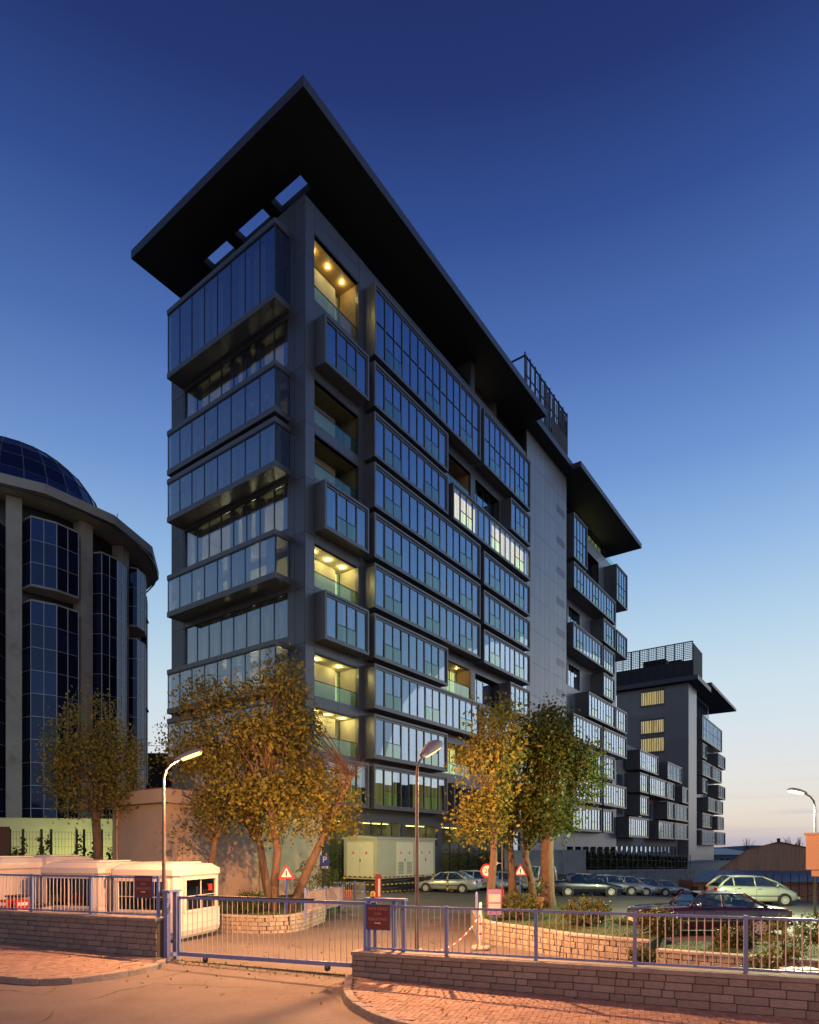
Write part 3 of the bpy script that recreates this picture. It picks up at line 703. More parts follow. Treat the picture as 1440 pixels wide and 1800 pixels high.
# ---- projecting boxes of the long front
P1 = 1.05
for k in (8, 5, 3, 0): bay(tower, .95, 5.8, zk(k), zk(k) + 3.45, 0, P1, 4, cover=.45 if k != 0 else .2, lit=(0, 1, 2, 3) if k == 0 else None, litm='litolive')
P2 = 1.12
bay(tower, 6.42, 22.95, zk(9) + .1, 47.0, 0, P2, 14, double=True)
for k, a1 in ((8, 17.0), (7, 17.0), (6, 22.9), (5, 22.9), (4, 22.9), (3, 16.95), (2, 22.85), (1, 16.9)):
    bay(tower, 6.36, a1, zk(k), zk(k) + 3.45, 0, P2, 9 if a1 < 20 else 14)
bay(tower, 6.3, 16.9, zk(0), zk(0) + 3.45, 0, P2, 9, lit=(0, 1, 2, 5, 6, 7, 8), litm='litolive')
bay(tower, 23.6, 34.4, zk(9) + .1, 47.0, 0, P2, 9, double=True)
bay(tower, 29.5, 34.4, zk(8), zk(8) + 3.4, 0, P2, 4)
bay(tower, 17.85, 34.4, zk(7), zk(7) + 3.4, 0, P2, 14, lit=(0, 1, 2, 3, 7, 8, 9, 10, 11, 12, 13))
for k in (6, 5, 4): bay(tower, 23.6, 34.3, zk(k) - .15, zk(k) + 3.2, 0, P2, 9)
bay(tower, 29.4, 34.3, zk(3) - .2, zk(3) + 3.1, 0, P2, 4)
bay(tower, 23.6, 34.3, zk(2) - .2, zk(2) + 3.1, 0, P2, 9)
bay(tower, 29.4, 34.3, zk(1) - .3, zk(1) + 3.0, 0, P2, 4)
bay(tower, 18, 34.3, zk(0) - .3, zk(0) + 3.0, 0, P2, 14)
# ---- stair slot and silver panelled wall
for k in range(0, 11):
    z0 = zk(k) - .3; z1 = min(z0 + 3.6, 48.6)
    if z1 - z0 < 1: continue
    MB().quad((34.6, .28, z0), (34.6, .28, z1), (35.5, .28, z1), (35.5, .28, z0)).build('stair_light', 'litdim' if k % 2 == 0 else 'roomdark', tower)
    pane(tower, 34.6, 35.5, -.06, z0, z1)
us = [35.6, 36.4] + [36.4 + 1.39 * i for i in range(1, 9)]
zsx = [-.5] + [zk(k) - .6 for k in range(0, 12) if zk(k) - .6 < 50] + [SOF]
panels(tower, 'panel', us, zsx, [], -.04)
MB().box(35.55, 47.55, -.04, .3, -5, SOF).build('stair_wall', 'backing', tower)
for k in range(1, 11):
    z0 = zk(k) + .9
    lv = MB()
    for q in range(4): lv.box(44.3, 46.9, -.105, -.07, z0 + q * .24, z0 + q * .24 + .11)
    lv.build('louvre', 'zinc', tower)
# ---- left front
lz = {9: (41.5, 47.1), 7: (33.6, 37.2), 6: (29.75, 33.25), 4: (22.0, 25.4), 2: (14.1, 17.7), 1: (10.15, 13.7)}
lstrip = {8: (37.9, 41.2), 5: (26.1, 29.5), 3: (18.3, 21.5)}
lh = [(1.75, 14.1, z0 + .3, z1 - .25) for z0, z1 in lz.values()] + [(1.75, 14.05, z0, z1) for z0, z1 in lstrip.values()] + [(1.75, 13, .3, 5.4), (1.75, 13, 6.4, 9.6)]
wall_open(tower, 'side_wall', 'zinc', 0.3, DEP, -.5, PARA, lh, 0, .3, axis='b')
panels(tower, 'zinc', [0, 1.0, 1.7], levels, [], 0, axis='b')
panels(tower, 'zinc', [14.15, DEP], levels, [], 0, axis='b')
def room(parent, b0, b1, z0, z1, depth, m, lampm=None):
    b = MB(); x0, x1 = .28, depth
    b.quad((x1, b0, z0), (x1, b1, z0), (x1, b1, z1), (x1, b0, z1), 0); b.quad((x0, b0, z1), (x1, b0, z1), (x1, b1, z1), (x0, b1, z1), 0)
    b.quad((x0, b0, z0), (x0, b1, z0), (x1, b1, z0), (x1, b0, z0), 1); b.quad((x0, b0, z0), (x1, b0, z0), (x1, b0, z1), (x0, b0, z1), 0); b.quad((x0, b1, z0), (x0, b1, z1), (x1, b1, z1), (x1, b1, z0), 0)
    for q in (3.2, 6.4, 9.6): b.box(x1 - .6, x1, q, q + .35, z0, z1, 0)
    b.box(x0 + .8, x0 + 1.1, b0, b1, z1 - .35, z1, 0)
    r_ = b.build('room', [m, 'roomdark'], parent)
    if lampm:
        for q in (2.6, 6.0, 9.0, 12.2): MB().box(3.0, 3.35, q, q + .4, z0 + .3, z0 + 1.3).build('hidden_uplight', lampm, r_)  # glowing boxes added below the sight line to light walls and ceiling
    return r_
M['ceil2'] = emit('hidden_uplight_bright', (1, .84, .42), 24); M['ceild'] = emit('hidden_uplight_dim', (1, .84, .42), 5)
for k, (z0, z1) in lz.items():
    b = MB(); b0, b1 = 1.5, 14.3; f = -1.4
    b.box(f - .05, 0, b0 - .06, b1 + .08, z1 - .34, z1, 0).box(f - .05, 0, b0 - .06, b1 + .08, z0, z0 + .42, 0)
    Z0, Z1 = z0 + .42, z1 - .34; n = 8; w_ = (b1 - b0) / n
    b.box(f - .03, 0, b0 - .04, b1 + .06, Z1 - .10, Z1, 1)
    for i in range(n + 1): b.box(f - .01, f + .07, b0 + w_ * i - .028, b0 + w_ * i + .028, Z0, Z1 - .1, 1)
    b.box(-.08, 0, b0 - .03, b0 + .03, Z0, Z1, 1).box(-.08, 0, b1 - .03, b1 + .03, Z0, Z1, 1)
    r_ = b.build('glazed_box', ['zincframe', 'mullion'], tower)
    for i in range(n): pane(r_, b0 + w_ * i + .03, b0 + w_ * (i + 1) - .03, f + .03, Z0, Z1 - .1, 'paneleft', axis='b')
    pane(r_, f + .08, -.08, b0, Z0, Z1 - .1, 'paneleft'); pane(r_, f + .08, -.08, b1, Z0, Z1 - .1, 'paneleft')
    cb = MB()
    for i in range(n):
        if k in (7, 6) and not (k == 6 and i in (6, 7)): folds(cb, b0 + w_ * i, b0 + w_ * (i + random.uniform(.6, 1)), f + .5, Z0, Z1 - .1, 0, axis='b')
        elif k == 9 and i in (1, 2, 4, 5): folds(cb, b0 + w_ * i, b0 + w_ * (i + .8), f + .5, Z0, Z1 - .1, 0, axis='b')
        elif k in (4, 2) and i in (0, 2, 3, 4, 5, 6, 7): folds(cb, b0 + w_ * i + (.4 if i == 0 else 0), b0 + w_ * (i + random.uniform(.6, 1)), f + .5, Z0, Z1 - .1, 0, axis='b')
        elif k == 1: folds(cb, b0 + w_ * i, b0 + w_ * (i + 1), f + .5, Z0, Z1 - .1, 0, axis='b')
    if cb.v: cb.build('curtain', 'curtain', r_)
    room(tower, 1.75, 14.1, z0 + .3, z1 - .25, 5, 'room', {4: 'ceil2', 2: 'ceil2', 7: 'ceild'}.get(k))
for k, (z0, z1) in lstrip.items():
    b = MB(); b0, b1 = 1.75, 14.05; n = 8; w_ = (b1 - b0) / n
    for i in range(n + 1): b.box(.1, .2, max(b0, b0 + w_ * i - .035), min(b1, b0 + w_ * i + .035), z0, z1)
    b.box(.08, .22, b0, b1, z1 - .06, z1).box(.08, .22, b0, b1, z0, z0 + .06)
    r_ = b.build('strip_window', 'mullion', tower)
    for i in range(n): pane(r_, b0 + w_ * i + .035, b0 + w_ * (i + 1) - .035, .14, z0 + .06, z1 - .06, 'paneleft', axis='b')
    cb = MB()
    for i in (0, 2, 3, 4, 7) if k != 3 else range(8): folds(cb, b0 + w_ * i, b0 + w_ * (i + .7), .6, z0, z1, 0, axis='b')
    cb.build('curtain', 'curtain', r_)
    room(tower, b0, b1, z0, z1, 5, 'room', {8: 'ceil', 5: 'ceil2', 3: 'ceild'}.get(k))
for z0, z1 in ((.3, 5.4), (6.4, 9.6)):
    room(tower, 1.75, 13, z0, z1, 4, 'room', 'ceil' if z0 > 6 else 'ceild')
    for i in range(8): pane(tower, 1.75 + i * 1.406, 1.75 + (i + 1) * 1.406 - .05, .12, z0, z1, 'paneleft', axis='b')
# ---- penthouse behind the terrace, core, roof
b = MB(); b.box(2.0, 23.6, 2.2, DEP - 1, PARA - .6, SOF).box(23.6, 36, 1.6, DEP - 1, PARA - .6, SOF)
b.box(6, 36, 8, DEP, -5, PARA - .7).box(.3, 6, 14.2, DEP, -5, PARA - .7).box(36, 47.5, .3, DEP, -5, SOF)
b.box(.3, 36, .3, DEP, PARA - .75, PARA - .5); b.build('inner_core', 'backing', tower)
for a0, a1 in ((24.1, 29.3), (30.1, 35.2)):
    n = 4; w_ = (a1 - a0) / n
    cb = MB()
    for i in range(n):
        pane(tower, a0 + w_ * i + .04, a0 + w_ * (i + 1) - .04, 1.45, PARA - .3, 51.3)
    if a0 < 25:
        cb.quad((a0, 1.56, PARA), (a0, 1.56, 51.3), (a1, 1.56, 51.3), (a1, 1.56, PARA)); cb.build('lit_room', 'litdim', tower)
for i in range(15): pane(tower, 2.3 + i * 1.4, 3.6 + i * 1.4, 2.1, PARA - .3, 51.5, 'pane')
MB().box(22.9, 23.7, 0, 2.2, PARA, SOF).build('penthouse_pier', 'zinc', tower); MB().box(29.4, 30.0, .9, 1.6, PARA, SOF).build('penthouse_pier', 'zinc', tower)
rail = MB().box(.5, 22.9, .18, .2, PARA, PARA + .75); rail.build('terrace_glass', 'balu', tower)
def roof_slab(parent, a0, a1, b0, b1, hol, z0=SOF, z1=ROOF, name='roof'):
    us = sorted({a0, a1, *[h[0] for h in hol], *[h[1] for h in hol]}); vs_ = sorted({b0, b1, *[h[2] for h in hol], *[h[3] for h in hol]})
    b = MB()
    for i in range(len(us) - 1):
        for j in range(len(vs_) - 1):
            c = ((us[i] + us[i + 1]) / 2, (vs_[j] + vs_[j + 1]) / 2)
            if any(h[0] < c[0] < h[1] and h[2] < c[1] < h[3] for h in hol): continue
            b.box(us[i], us[i + 1], vs_[j], vs_[j + 1], z0, z1 - .06)
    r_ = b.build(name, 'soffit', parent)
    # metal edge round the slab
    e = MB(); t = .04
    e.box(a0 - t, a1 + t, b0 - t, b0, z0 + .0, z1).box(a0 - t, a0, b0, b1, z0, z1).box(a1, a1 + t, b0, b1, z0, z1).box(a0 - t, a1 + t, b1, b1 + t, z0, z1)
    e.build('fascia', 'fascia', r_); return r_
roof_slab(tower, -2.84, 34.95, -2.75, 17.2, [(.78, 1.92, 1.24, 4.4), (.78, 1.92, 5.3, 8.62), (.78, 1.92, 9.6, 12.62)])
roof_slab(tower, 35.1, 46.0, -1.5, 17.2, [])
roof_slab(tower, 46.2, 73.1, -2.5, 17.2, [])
# rooftop plant screen
ps = MB(); a0, a1, b0, b1, zt = 33.3, 45.6, -1.0, 7.0, 58.6
ps.box(40.6, a1, b0, b0 + .08, ROOF, 55.6, 0).box(a0, 40.6, b0, b0 + .08, ROOF, 53.6, 0).box(a1 - .08, a1, b0, b1, ROOF, 57.9, 0).box(a0, a0 + .08, b0, b1, ROOF, 53.3, 0)
for i in range(10):
    x = a0 + (a1 - a0) * i / 9; ps.box(x - .07, x + .07, b0, b0 + .14, ROOF, zt + .25, 0)
for i in range(4): ps.box(a0, a0 + .12, b0 + 2.6 * i, b0 + 2.6 * i + .12, ROOF, zt, 0)
ps.box(a0, a1, b0, b0 + .14, zt - .15, zt, 0).box(a0, a0 + .14, b0, b1, zt - .15, zt, 0).box(a0, a1, b0, b0 + .1, 56.4, 56.5, 0)
rs = random.Random(4)
for i in range(70):
    x = a0 + .15 + (a1 - a0 - .3) * i / 69
    if rs.random() < .45 + .5 * (i / 70): ps.box(x - .035, x + .035, b0 + .02, b0 + .06, ROOF, zt - .15 - rs.random() * .5, 0)
ps.box(37, 41, 2, 6, ROOF, 56.3, 0).box(42, 45, 1.5, 6, ROOF, 57, 0)
ps.build('plant_screen', 'mech', tower)

# ---- far half of the front (set back)
def zf(k): return 5.5 + 4.05 * k
WB = 1.55; PF = 2.05
fwins = [(48.0, 51.9, zf(7) + .1, zf(7) + 3.1), (52.3, 56.6, zf(7) + .1, zf(7) + 3.1), (48.0, 51.9, zf(5) + .1, zf(5) + 3.1), (52.3, 56.6, zf(5) + .1, zf(5) + 3.1),
         (48, 51.5, zf(4) + .2, zf(4) + 3), (55.2, 58.3, zf(9), zf(9) + 5.4), (58.9, 64.5, zf(9), zf(9) + 5.4), (68.2, 71, zf(8) + .1, zf(8) + 3.2), (68, 71, zf(6) + .1, zf(6) + 3.2),
         (68, 71, zf(5) + .1, zf(5) + 3.2), (67.5, 71, zf(2) + .1, zf(2) + 3), (66.5, 69, zf(0) + .2, zf(0) + 3)] + [(48.6 + 3.1 * i, 50.9 + 3.1 * i, -2.5, 3.4) for i in range(8)]
wall_open(tower, 'far_wall', 'panel', 47.5, 73.0, -6, 49.2, fwins, WB, .3)
for i, h in enumerate(fwins):
    r_ = recess(tower, *h, WB + .02, 1.4 if i not in (1, 3) else .6, rail=i in (0, 2, 6), name='window_recess', side='roomdark', glassback=True)
for a0, a1, k, n in ((49.1, 66.4, 8, 14), (48.9, 60.3, 6, 9), (60.9, 66.3, 7, 4), (67.0, 72.3, 7, 4), (60.9, 66.0, 6, 4), (60.9, 66.0, 5, 4), (54.7, 66.2, 4, 9), (66.7, 72.1, 4, 4),
                     (48.9, 60.2, 3, 9), (60.9, 72.0, 3, 9), (48.9, 60.2, 2, 9), (60.9, 66.0, 2, 4), (48.8, 60.1, 1, 9), (60.9, 71.8, 1, 9), (48.7, 60.0, 0, 9), (60.7, 65.3, 0, 4)):
    bay(tower, a0, a1, zf(k), zf(k) + 3.5, WB, PF, n, single=False, cover=.1)
bay(tower, 49.1, 54.1, zf(9), 47.9, WB, PF, 4, double=True, single=False); bay(tower, 66.9, 72.4, zf(9), 47.6, WB, PF, 4, double=True, single=False)
b = MB(); b.box(47.5, 72.6, 5, DEP, -6, 49.0).box(48, 70.5, 2.6, DEP - 1, 49, SOF); b.build('far_core', 'backing', tower)
for i in range(15): pane(tower, 48.3 + i * 1.45, 49.65 + i * 1.45, 2.5, 49.0, 51.4)
cb = MB()
for i in range(6, 14): cb.quad((48.4 + i * 1.45, 2.57, 49.1), (48.4 + i * 1.45, 2.57, 51.2), (49.5 + i * 1.45, 2.57, 51.2), (49.5 + i * 1.45, 2.57, 49.1))
cb.build('lit_room', 'litgreen', tower)
MB().box(54, 72.8, WB - .02, WB + .02, 49.2, 49.9).build('terrace_glass', 'balu', tower)
for (pn, k), mb in list(far_panes.items()):
    tag(mb.build('far_panes' if k == 'w' else 'far_balustrades', 'pane' if k == 'w' else 'balu', tower), kind='stuff')
far_panes.clear()

# ================================================================== LOW WING AND SECOND TOWER of the same estate
wing = site('apartment_wing', 'five storey grey apartment wing with stepped boxed windows beyond the tall tower', 'building')
def zw(k): return 5.0 + 3.95 * k
MB().box(73.1, 118, 2.2, 14, -8, 4.6).box(73.1, 118, 2.2, 14, 4.6, zw(3)).box(76, 93.5, 2.4, 13, zw(3), 21.6).box(95, 108, 2.4, 13, zw(3), 20.9).build('wall', 'concrete', wing)
for i in range(15):
    a0 = 74 + i * 2.9; r_ = MB().box(a0, a0 + 2.0, 2.08, 2.19, -1.0, 3.6).build('ground_window', 'roomdark', wing); pane(r_, a0 + .1, a0 + 1.0, 2.02, -1, 3.5)
for a0, a1, k, n in ((79.5, 91.3, 3, 9), (98.3, 110.1, 3, 9), (79.5, 84.8, 2, 4), (85.6, 97.4, 2, 9), (98.0, 103.6, 2, 4), (110.5, 116, 2, 4), (79.5, 84.8, 1, 4), (98.0, 103.6, 1, 4), (104.3, 116, 1, 9),
                     (73.2, 84.8, 0, 9), (91.6, 103.6, 0, 9), (104.2, 116, 0, 9)):
    bay(wing, a0, a1, zw(k), zw(k) + 3.4, 2.2, 2.7, n, single=False, cover=.1)
for a0, a1, k in ((74.5, 78, 1), (74.5, 78, 2), (85.6, 90, 1), (91, 96.5, 1)):
    r_ = MB().box(a0, a1, 2.1, 2.19, zw(k) + .1, zw(k) + 2.9).build('recessed_window', 'roomdark', wing)
    for q in range(3): pane(r_, a0 + (a1 - a0) * q / 3 + .05, a0 + (a1 - a0) * (q + 1) / 3 - .05, 2.04, zw(k) + .1, zw(k) + 2.9)
for (pn, k), mb in list(far_panes.items()): tag(mb.build('far_panes' if k == 'w' else 'far_balustrades', 'pane' if k == 'w' else 'balu', wing), kind='stuff')
far_panes.clear()
t2 = site('apartment_tower', 'second grey apartment tower far behind, with three lit stair windows and roof screen', 'building')
def zt2(k): return 4.05 + 4.17 * k
b = MB(); b.box(118.6, 126.8, .0, 16, -8, 40.2); b.build('stair_wall', 'panel', t2)
panels(t2, 'zinclight', [0, 3.9, 5.4, 9.0, 12.6, 16], [-4, 4, 12, 20, 28, 34, 40.2], [], 118.58, axis='b', g=.03)
for z0, z1 in ((36.3, 39.2), (29.8, 32.6), (25.5, 28.5)):
    m_ = MB().box(118.44, 118.5, 5.2, 10.3, z0, z1).build('stair_window', 'litdim', t2)
    for q in range(14): ubox('fin', 'zinc', m_, 118.30, 118.43, 5.15 + q * .39, 5.29 + q * .39, z0 - .5, z1 + .5)
b = MB(); b.box(126.8, 160, 2.2, 16, -8, 36.6).box(128, 157, 3, 15, 36.6, 42.2); b.build('wall', 'panel', t2)
for a0, a1, k, n in ((131, 136, 5, 4), (150.5, 161.5, 5, 9), (131, 142.4, 4, 9), (143.2, 155.8, 4, 9), (131, 136.5, 3, 4), (151, 161.3, 3, 9), (137.5, 148.8, 2, 9), (149, 158, 2, 6), (131, 142.2, 1, 9), (150, 159, 1, 6), (130.2, 148.2, 0, 14), (148.8, 161.4, 0, 9)):
    bay(t2, a0, a1, zt2(k), zt2(k) + 3.5, 2.2, 2.7, n, single=False, cover=.1)
bay(t2, 131, 156.4, zt2(6) + .2, 35.1, 2.2, 2.7, 14, double=True, single=False)
for (pn, k), mb in list(far_panes.items()): tag(mb.build('far_panes' if k == 'w' else 'far_balustrades', 'pane' if k == 'w' else 'balu', t2), kind='stuff')
far_panes.clear()
for i in range(8): pane(t2, 128.5 + i * 3.4, 131.6 + i * 3.4, 2.9, 37, 41.5)
roof_slab(t2, 117.0, 131.5, -2.2, 17, [], 40.3, 41.3); roof_slab(t2, 132.5, 168, -2.2, 17, [], 42.2, 42.9)
b = MB(); b.box(117.2, 117.4, -1.2, 16, 41.3, 44.8).box(117.2, 126.5, -1.3, -1.1, 41.3, 48.4).box(119, 124, 5, 10, 41.3, 46.5).box(118.5, 122, 1.5, 4.2, 41.3, 45.6)
for i in range(10): b.box(117.15, 117.4, -1.2 + i * 1.9, -1.02 + i * 1.9, 41.3, 48.9)
for i in range(9): b.box(117.22, 117.36, -1.2, 16, 45.2 + i * .4, 45.29 + i * .4)
for i in range(44): b.box(117.25, 117.33, -1.2 + i * .4, -1.13 + i * .4, 44.5, 48.8)
b.box(117.15, 117.4, -1.2, 16, 48.75, 48.95); b.build('plant_screen', 'mech', t2)
# ================================================================== ROUND GLASS BUILDING
RSZ = 1.3      # built at a drawing size of 1:1.3
CC = Vector((-44.6, 70.4, -.93))
rd = thing('office_building', 'rounded office building with cream columns, dark blue mirror glass and glazed dome', 'building', tuple(CC)); rd.scale = (RSZ, RSZ, RSZ)
def pol(r, deg, z=0.): return Vector((r * math.cos(R(deg)), r * math.sin(R(deg)), z))
cols = [-115, -86, -57, -28.5, -4.2, 20, 45]
M['column'] = mat('cream_concrete', (.37, .355, .32), .85, var=.12, scale=.7, dirt=((.2, .17, .12), .8, .58, .5))
for t in cols:
    b = MB(); p = pol(9.75, t); d = pol(1, t); e = Vector((-d.y, d.x, 0)); q = [p + d * .45 + e * .5, p - d * .5 + e * .5, p - d * .5 - e * .5, p + d * .45 - e * .5]
    b.prism([(v.x, v.y) for v in q], -1, 28.7); b.build('column', 'column', rd)
def ring(b, r0, r1, z0, z1, t0=-150, t1=80, n=23, mi=0, slope=0):
    for i in range(n):
        a0, a1 = t0 + (t1 - t0) * i / n, t0 + (t1 - t0) * (i + 1) / n
        p = [pol(r0, a0), pol(r1, a0), pol(r1, a1), pol(r0, a1)]
        b.add([(*v.xy, z0) for v in p] + [(p[0].x, p[0].y, z1 + slope), (p[1].x, p[1].y, z1), (p[2].x, p[2].y, z1), (p[3].x, p[3].y, z1 + slope)],
              [(0, 3, 2, 1), (4, 5, 6, 7), (0, 1, 5, 4), (1, 2, 6, 5), (2, 3, 7, 6), (3, 0, 4, 7)], mi)
eb = MB(); angs = [-130] + [(cols[i] + cols[i + 1]) / 2 if i % 1 == 0 else 0 for i in range(len(cols) - 1)]
eb = MB(); ring(eb, 5, 11.85, 28.8, 29.5, n=9, slope=.9); eb.build('eave', 'column', rd)
gt = MB(); gt.tube([pol(11.6, -150 + 230 * i / 40, 28.72 - .12 * math.sin(i * 1.7) ** 2) for i in range(41)], [.07] * 41, 6); gt.build('cable_run', 'blackplastic', rd)
ib = MB(); ring(ib, 6, 9.2, 0, 28.7, n=30); ib.build('core_wall', 'mullion', rd)
gp_ = {}
def gq(parent, p, q, z0, z1, m='bluglass'):
    b = MB(); n = (q - p).cross(Vector((0, 0, 1))).normalized() * .02
    j = random.gauss(0, .012)
    b.add([(p.x, p.y, z0), (q.x, q.y, z0), (q.x + n.x * j * 5, q.y + n.y * j * 5, z1), (p.x, p.y, z1)], [(0, 1, 2, 3)]); return b.build('window_pane', m, parent)
M['bluglass2'] = mat('blue_spandrel_glass', (.012, .016, .05), .05, var=.2, scale=.4, spec=.7); M['bluglass2'].node_tree.nodes['Principled BSDF'].inputs['Specular Tint'].default_value = (.3, .45, 1, 1)
M['domerib'] = mat('dark_rib', (.10, .11, .14), .5, .3, var=.1)
M['frame_al'] = mat('aluminium_frame', (.34, .36, .40), .4, .4, var=.08)
for ci in range(1, 6):
    t0, t1 = cols[ci], cols[ci + 1]; w_ = t1 - t0
    pl = [pol(9.35, t0 + 2.6), pol(10.75, t0 + w_ * .16 + 1), pol(10.95, t0 + w_ * .5), pol(10.75, t1 - w_ * .16 - 1), pol(9.35, t1 - 2.6)]
    groups = [(22.4, 27.3), (1, 21.2)] if ci % 2 == 0 else [(1, 26.6)]
    for z0, z1 in groups:
        fr = MB(); rows = max(1, int(round((z1 - z0) / 1.62)))
        slab = MB(); slab.prism([(v.x, v.y) for v in pl], z0 - .12, z0); slab.prism([(v.x, v.y) for v in pl], z1, z1 + .12); bay_ = slab.build('glass_bay', 'column', rd)
        for s_ in range(4):
            p, q = pl[s_], pl[s_ + 1]; nn = 1 if s_ in (0, 3) else 2
            for u in range(nn):
                a, c = p.lerp(q, u / nn), p.lerp(q, (u + 1) / nn)
                fr.bar((*a.xy, z0), (*a.xy, z1), .035, 4)
                for r in range(rows):
                    za, zb_ = z0 + (z1 - z0) * r / rows, z0 + (z1 - z0) * (r + 1) / rows
                    gq(bay_, a, c, za, zb_, 'bluglass' if (r + s_) % 3 else 'bluglass2')
                    fr.bar((*a.xy, za), (*c.xy, za), .03, 4)
        fr.build('glazing_bars', 'frame_al', bay_)
        # slightly open casements on the far side
        if ci == 4:
            for zc in (23.6, 15.5, 8.5):
                a, c = pl[3].lerp(pl[4], .2), pl[3].lerp(pl[4], .9); o_ = pol(.55, (t0 + t1) / 2 + 8)
                MB().add([(*a.xy, zc + 1.5), (*c.xy, zc + 1.5), (c.x + o_.x, c.y + o_.y, zc), (a.x + o_.x, a.y + o_.y, zc)], [(0, 1, 2, 3)]).build('open_casement', 'bluglass2', bay_)
dm = MB(); nl, na = 7, 28
dv = []
for i in range(nl + 1):
    ph = math.pi / 2 * i / nl
    for k in range(na): dv.append((7.3 * math.cos(ph) * math.cos(2 * math.pi * k / na), 7.3 * math.cos(ph) * math.sin(2 * math.pi * k / na), 31 + 6.3 * math.sin(ph)))
dome = dm.add(dv, [(i * na + k, i * na + (k + 1) % na, (i + 1) * na + (k + 1) % na, (i + 1) * na + k) for i in range(nl) for k in range(na)]).build('dome', 'bluglass2', rd)
rb_ = MB()
for k in range(na): rb_.tube([(x * 1.004, y * 1.004, z + .02) for x, y, z in (dv[i * na + k] for i in range(nl + 1))], [.045] * (nl + 1), 4)
for i in range(0, nl, 1): rb_.tube([tuple(Vector(dv[i * na + k % na]) + Vector((0, 0, .02))) for k in range(na + 1)], [.04] * (na + 1), 4)
rb_.build('dome_ribs', 'domerib', dome)
db = MB(); db.lathe([(8.3, 30.0), (8.5, 30.3), (8.3, 31.1), (7.6, 31.2)], 40); db.build('dome_ring', 'mullion', rd)
for a_ in (10, 24, -5): MB().bar(pol(9.5, a_, 29.8), pol(9.5, a_, 31.6), .03, 4).build('mast', 'mullion', rd)

# low dark block between the two buildings, seen through the gap
lowb = thing('service_building', 'low dark building in the gap behind the beige annexe', 'building', (-34, 92, 0))
MB().box(-7, 7, 0, 8, 0, 16.6).build('wall', 'darkint', lowb); MB().box(-7.2, 7.2, -.2, 8.2, 16.6, 17.1).build('roof', 'mullion', lowb)
MB().bar((-7, 0, 18.2), (7, 0, 18.2), .04, 4).bar((-6, 0, 17), (-6, 0, 18.2), .04, 4).bar((2, 0, 17), (2, 0, 18.2), .04, 4).build('roof_rail', 'mullion', lowb)

# ================================================================== BEIGE ANNEXE
Cn = pxd(290, 28)
bg_ = thing('annexe_building', 'single storey beige rendered annexe with overhanging flat roof behind the trees', 'building', tuple(Cn), ROT)
MB().box(0, 10, 0, 4.4, -.5, 5.15).build('wall', 'beige', bg_)
rf = MB().box(-.35, 10.2, -.35, 4.75, 5.15, 5.75).build('roof', 'beige', bg_)
tl = MB()
for i in range(26):
    for j in range(3): tl.box(-.3 + i * .4, .07 + i * .4, -.3 + j * .5, .18 + j * .5, 5.75, 5.80 + random.random() * .05)
tl.build('tile_edge', 'tiles', rf); tag(rf.children[0], kind='stuff')
for a_ in (.9, 5.4): MB().tube([(a_ + .55, -.3, 5.1), (a_ + .1, -.09, 4.6), (a_, -.07, 4.4), (a_, -.07, .2)], [.05] * 4, 8).build('downpipe', 'beige', bg_)
MB().tube([(-.06, 3.9, 5.1), (-.06, 3.9, .2)], [.05] * 2, 8).build('downpipe', 'beige', bg_)
MB().box(3.2, 4.2, -.03, 0, 3.2, 4.4).build('wall_patch', 'beige', bg_)
al = thing('added_wall_lamp', 'small added yard lamp fixed high on the end wall of the beige annexe', 'lamp', tuple(Cn + AX * 10.0 + Vector((0, 0, 4.3))), ROT)  # added lamp, hidden by the leaning tree, to brighten the transformer cabinet
MB().box(0, .3, .3, .42, .1, .16).build('bracket', 'mullion', al); MB().box(.22, .5, .2, .52, .02, .1).build('housing', 'mullion', al); MB().box(.25, .47, .23, .49, -.02, .019).build('lens', 'ceilg', al)
li = bpy.data.lights.new('yard_glow', 'POINT'); li.energy = 1000; li.color = (1, .88, .34); li.shadow_soft_size = .1
lo_ = bpy.data.objects.new('yard_glow', li); COL.objects.link(lo_); lo_.parent = al; lo_.location = (.6, .36, -.12)

# ================================================================== LIME WALL, MESH FENCE AND CLIMBERS (left)
lw = thing('boundary_wall', 'pale lime green wall lit from below behind the mesh fence', 'wall', (-31, 37.5, 0), math.atan2(3.5, 15))
MB().box(0, 17, 0, .3, -.5, 4.95).build('wall', 'limewall', lw); MB().box(-.05, 17.05, -.06, .36, 4.95, 5.02).build('coping', 'limewall', lw)
for i, u in enumerate((60, 150)):
    p = pxd(u, 35.6, .1); fl = thing('floodlight', ['ground floodlight at the lime green wall near the timber gate', 'ground floodlight at the lime green wall behind the single tree'][i], 'floodlight', tuple(p), 0, 'floodlights at the lime wall')
    MB().box(-.18, .18, -.12, .12, .2, .42).build('housing', 'mullion', fl); MB().box(-.02, .02, -.02, .02, 0, .2).build('bracket', 'mullion', fl)
    MB().box(-.15, .15, .121, .125, .22, .40).build('lens', 'ceilg', fl)
    li = bpy.data.lights.new('flood_glow', 'SPOT'); li.energy = 750; li.color = (1, .93, .30); li.spot_size = R(160); li.spot_blend = 1; li.shadow_soft_size = .15
    lo_ = bpy.data.objects.new('flood_glow', li); COL.objects.link(lo_); lo_.parent = fl; lo_.location = (0, .16, .35)
    lo_.rotation_euler = Vector((0, -1, -.35)).to_track_quat('Z', 'Y').to_euler()
mf = thing('mesh_fence', 'dark green wire mesh fence with twin posts behind the kiosks', 'fence', tuple(pxd(0, 31.5)), math.atan2(1.2, 6.0))
fl_ = 7.0
for x in (.45, 1.05, 1.9, 2.35, 3.55, 3.9, 4.75, 5.7): ubox('post', 'darkgreen', mf, x - .05, x + .05, -.04, .04, 0, 4.1)
for i in range(36): vbar(mf, .45 + i * .15, 0, .15, 4.0, .006, 'darkgreen', 'wire')
